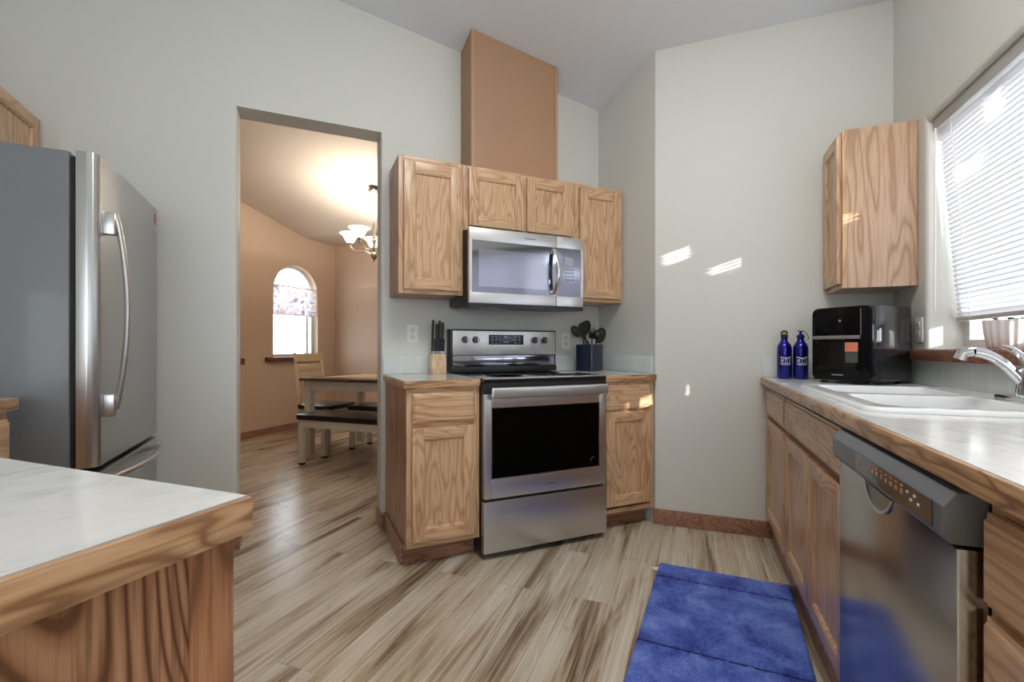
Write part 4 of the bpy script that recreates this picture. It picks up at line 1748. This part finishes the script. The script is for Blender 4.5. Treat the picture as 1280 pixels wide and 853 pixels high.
def bench(loc, ln, label):
    r = thing('dining_bench', loc, -45, label, 'bench', 'dining benches at the table')
    m = MB()
    m.prism([(x, y) for x, y in rrect(ln, .37, .03, 4, ln / 2, .185)], .415, .465, 'xy', .012)
    m.build('seat_cushion', LEATHER, r)
    m = MB()
    for y in (.03, .32): m.box(.05, ln - .05, y, y + .02, .345, .4145, .002)
    for x in (.03, ln - .05): m.box(x, x + .02, .05, .32, .345, .4145, .002)
    m.build('apron', CREAM, r)
    for x in (.02, ln - .065):
        for y in (.02, .305):
            m = MB()
            m.box(x, x + .045, y, y + .045, .02, .4145, .003)
            l = m.build('leg', CREAM, r)
            m = MB()
            m.box(x + .002, x + .043, y + .002, y + .043, 0, .0195)
            m.build('foot_pad', BLACKM, l)
    return r


bench(W(3.315, -3.385), 1.03, 'black-cushioned cream bench on the near side of the dining table')
bench(W(4.02, -3.40), 1.1, 'black-cushioned cream bench tucked on the far side of the dining table')
r = thing('dining_table', W(3.615, -3.64), -45, 'cream dining table with dark-edged top beyond the opening', 'table')
TL, TW = 1.5, .92
m = MB()
m.box(0, TL, 0, TW, .744, .775, .005)
m.build('tabletop', TABLETOP, r)
m = MB()
for y in (.06, TW - .085): m.box(.10, TL - .10, y, y + .022, .655, .7435)
for x in (.06, TL - .085): m.box(x, x + .022, .10, TW - .10, .655, .7435)
m.build('apron', CREAM, r)
for x in (.035, TL - .105):
    for y in (.035, TW - .105):
        m = MB()
        m.box(x, x + .07, y, y + .07, 0, .7435, .004)
        m.build('leg', CREAM, r)
m = MB()
m.prism([(x, y) for x, y in rrect(1.0, .62, .02, 3)], 0, .004, 'xy', .001)
o = m.build('table_runner', TOWEL, loc=W(4.06, -2.95, .7756))
o.rotation_euler = (0, 0, math.radians(-45))
tag(o, 'tan mat lying on the dining table', 'table mat')

# chair at the left end (faces +Q; local x = P, y = -Q)
r = thing('dining_chair', W(3.86, -3.50), 45, 'pale wooden slat-back chair with black seat at the end of the dining table', 'chair')
m = MB()
m.prism([(x, y) for x, y in rrect(.44, .42, .03, 4, .23, .22)], .42, .468, 'xy', .012)
m.build('seat', LEATHER, r)
m = MB()
m.box(.03, .43, .03, .05, .35, .4195)
m.box(.03, .43, .39, .41, .35, .4195)
m.box(.03, .05, .05, .39, .35, .4195)
m.box(.41, .43, .05, .39, .35, .4195)
m.build('seat_frame', CREAM, r)
for x in (.02, .40):
    m = MB()
    m.box(x, x + .04, .015, .055, 0, .4195, .003)
    m.build('front_leg', CREAM, r)
    m = MB()
    m.tube([(x + .02, .435, 0), (x + .02, .415, .25), (x + .02, .415, .47), (x + .02, .455, .8), (x + .02, .485, 1.02)], [.021, .022, .023, .021, .019], 4)
    m.build('back_post', BEIGEW, r)
for z, y, h in ((.965, .474, .045), (.86, .462, .032), (.765, .450, .032), (.30, .418, .02)):
    m = MB()
    m.box(.035, .425, y - .009, y + .009, z - h, z + h, .004)
    m.build('back_slat' if z > .5 else 'stretcher', BEIGEW, r)

# valance in the arched window
r = thing('valance', W(ARC_C, QD - .035, 0), 45, 'short printed white and mauve valance across the arched window', 'curtain')
m = MB()
cols = 72
for k_, (zt1, zb_) in enumerate(((1.87, 1.508),)):
    L = []
    for q in range(7):
        t = q / 6
        row = []
        for i in range(cols + 1):
            x = -ARC_R + .006 + (2 * ARC_R - .012) * i / cols
            row.append((x, -.018 + (.010 + .016 * t) * math.sin(i * .62) + .004 * math.sin(i * 1.7), zt1 + (zb_ - zt1) * t + .006 * math.sin(i * .31) * t))
        L.append(row)
    m.loft(L, False, False, False)
m.build('fabric', CURT, r, recalc=False)
m = MB()
m.tube([(-ARC_R + .002, -.018, 1.873), (ARC_R - .002, -.018, 1.873)], .007, 10)
m.build('curtain_rod', BEIGEW, r)

# floral piece on the far wall
r = thing('wall_flowers', W(PD - .004, -3.62, 0), -45, 'cream flower spray hanging on the far dining wall', 'decoration')
m = MB()
m.tube([(0, -.02, .90), (.005, -.02, 1.05), (-.01, -.02, 1.22)], .006, 8)
m.build('stem', TWIG, r)
m = MB()
rnd = random.Random(5)
for i in range(16):
    z = .97 + .26 * i / 15
    m.ball((rnd.uniform(-.05, .05), -.035 + rnd.uniform(-.012, .005), z), rnd.uniform(.018, .03), 1, .7, 1, 10)
m.build('blossoms', PETAL, r)
m = MB()
for i in range(7):
    z = .93 + .27 * i / 6
    m.ball((rnd.uniform(-.05, .05), -.025, z), .022, 1, .4, .6, 8)
m.build('leaves', TWIG, r)

# chandelier over the table
CP, CQ = 4.1, -3.11
cc = W(CP, CQ)
r = thing('chandelier', (cc.x, cc.y, 0), math.degrees(-.4208) + 180, 'nickel chandelier with five frosted bell shades over the dining table', 'chandelier')
ztop = zd(CP)
m = MB()
m.lathe([(.065, ztop - .03), (.06, ztop - .045), (.02, ztop - .06), (.008, ztop - .075)], seg=24)
m.build('canopy', NICKEL, r)
m = MB()
zz0, zz1 = 2.38, ztop - .07
nl = 9
for i in range(nl):
    zmid = zz0 + (zz1 - zz0) * (i + .5) / nl
    hl = (zz1 - zz0) / nl * .62
    lp = [(.011 * math.sin(a), 0, zmid - hl * math.cos(a)) for a in [2 * PI * j / 12 for j in range(13)]]
    if i % 2: lp = [(0, x, z) for x, y, z in lp]
    m.tube(lp, .003, 6)
m.build('chain', NICKEL, r)
m = MB()
m.lathe([(.002, 1.967), (.010, 1.975), (.008, 1.990), (.026, 2.005), (.034, 2.03), (.028, 2.06), (.013, 2.075), (.012, 2.16), (.024, 2.19), (.024, 2.22), (.011, 2.24), (.010, 2.36), (.006, 2.385)], seg=20)
m.build('column', NICKEL, r)
for k in range(5):
    a = 2 * PI * k / 5
    ca, sa = math.cos(a), math.sin(a)
    m = MB()
    pts = [(.03, 2.05), (.09, 2.085), (.15, 2.075), (.21, 2.09), (.245, 2.13), (.25, 2.155)]
    m.tube([(x * ca, x * sa, z) for x, z in pts], .0075, 8)
    m.lathe([(.010, 2.150), (.024, 2.158), (.024, 2.166), (.014, 2.172)], (.25 * ca, .25 * sa, 0), 16)
    arm = m.build('arm', NICKEL, r)
    m = MB()
    m.lathe([(.028, 2.171), (.045, 2.185), (.060, 2.215), (.075, 2.245), (.108, 2.268), (.105, 2.270), (.072, 2.250), (.055, 2.215), (.04, 2.19), (.026, 2.178)], (.25 * ca, .25 * sa, 0), 24)
    m.build('shade', SHADE, arm)
    ld = bpy.data.lights.new('chandelier_bulb', 'POINT')
    ld.energy = 6.5
    ld.color = (1, .88, .73)
    ld.shadow_soft_size = .03
    lo_ = bpy.data.objects.new('chandelier_bulb', ld)
    COL.objects.link(lo_)
    lo_.parent = r
    lo_.location = (.25 * ca, .25 * sa, 2.29)

# paving outside the windows
m = MB()
m.prism([(-14, -14), (14, -14), (14, 14), (-14, 14)], -.30, -.12)
o = struct('ground', m, GROUND)
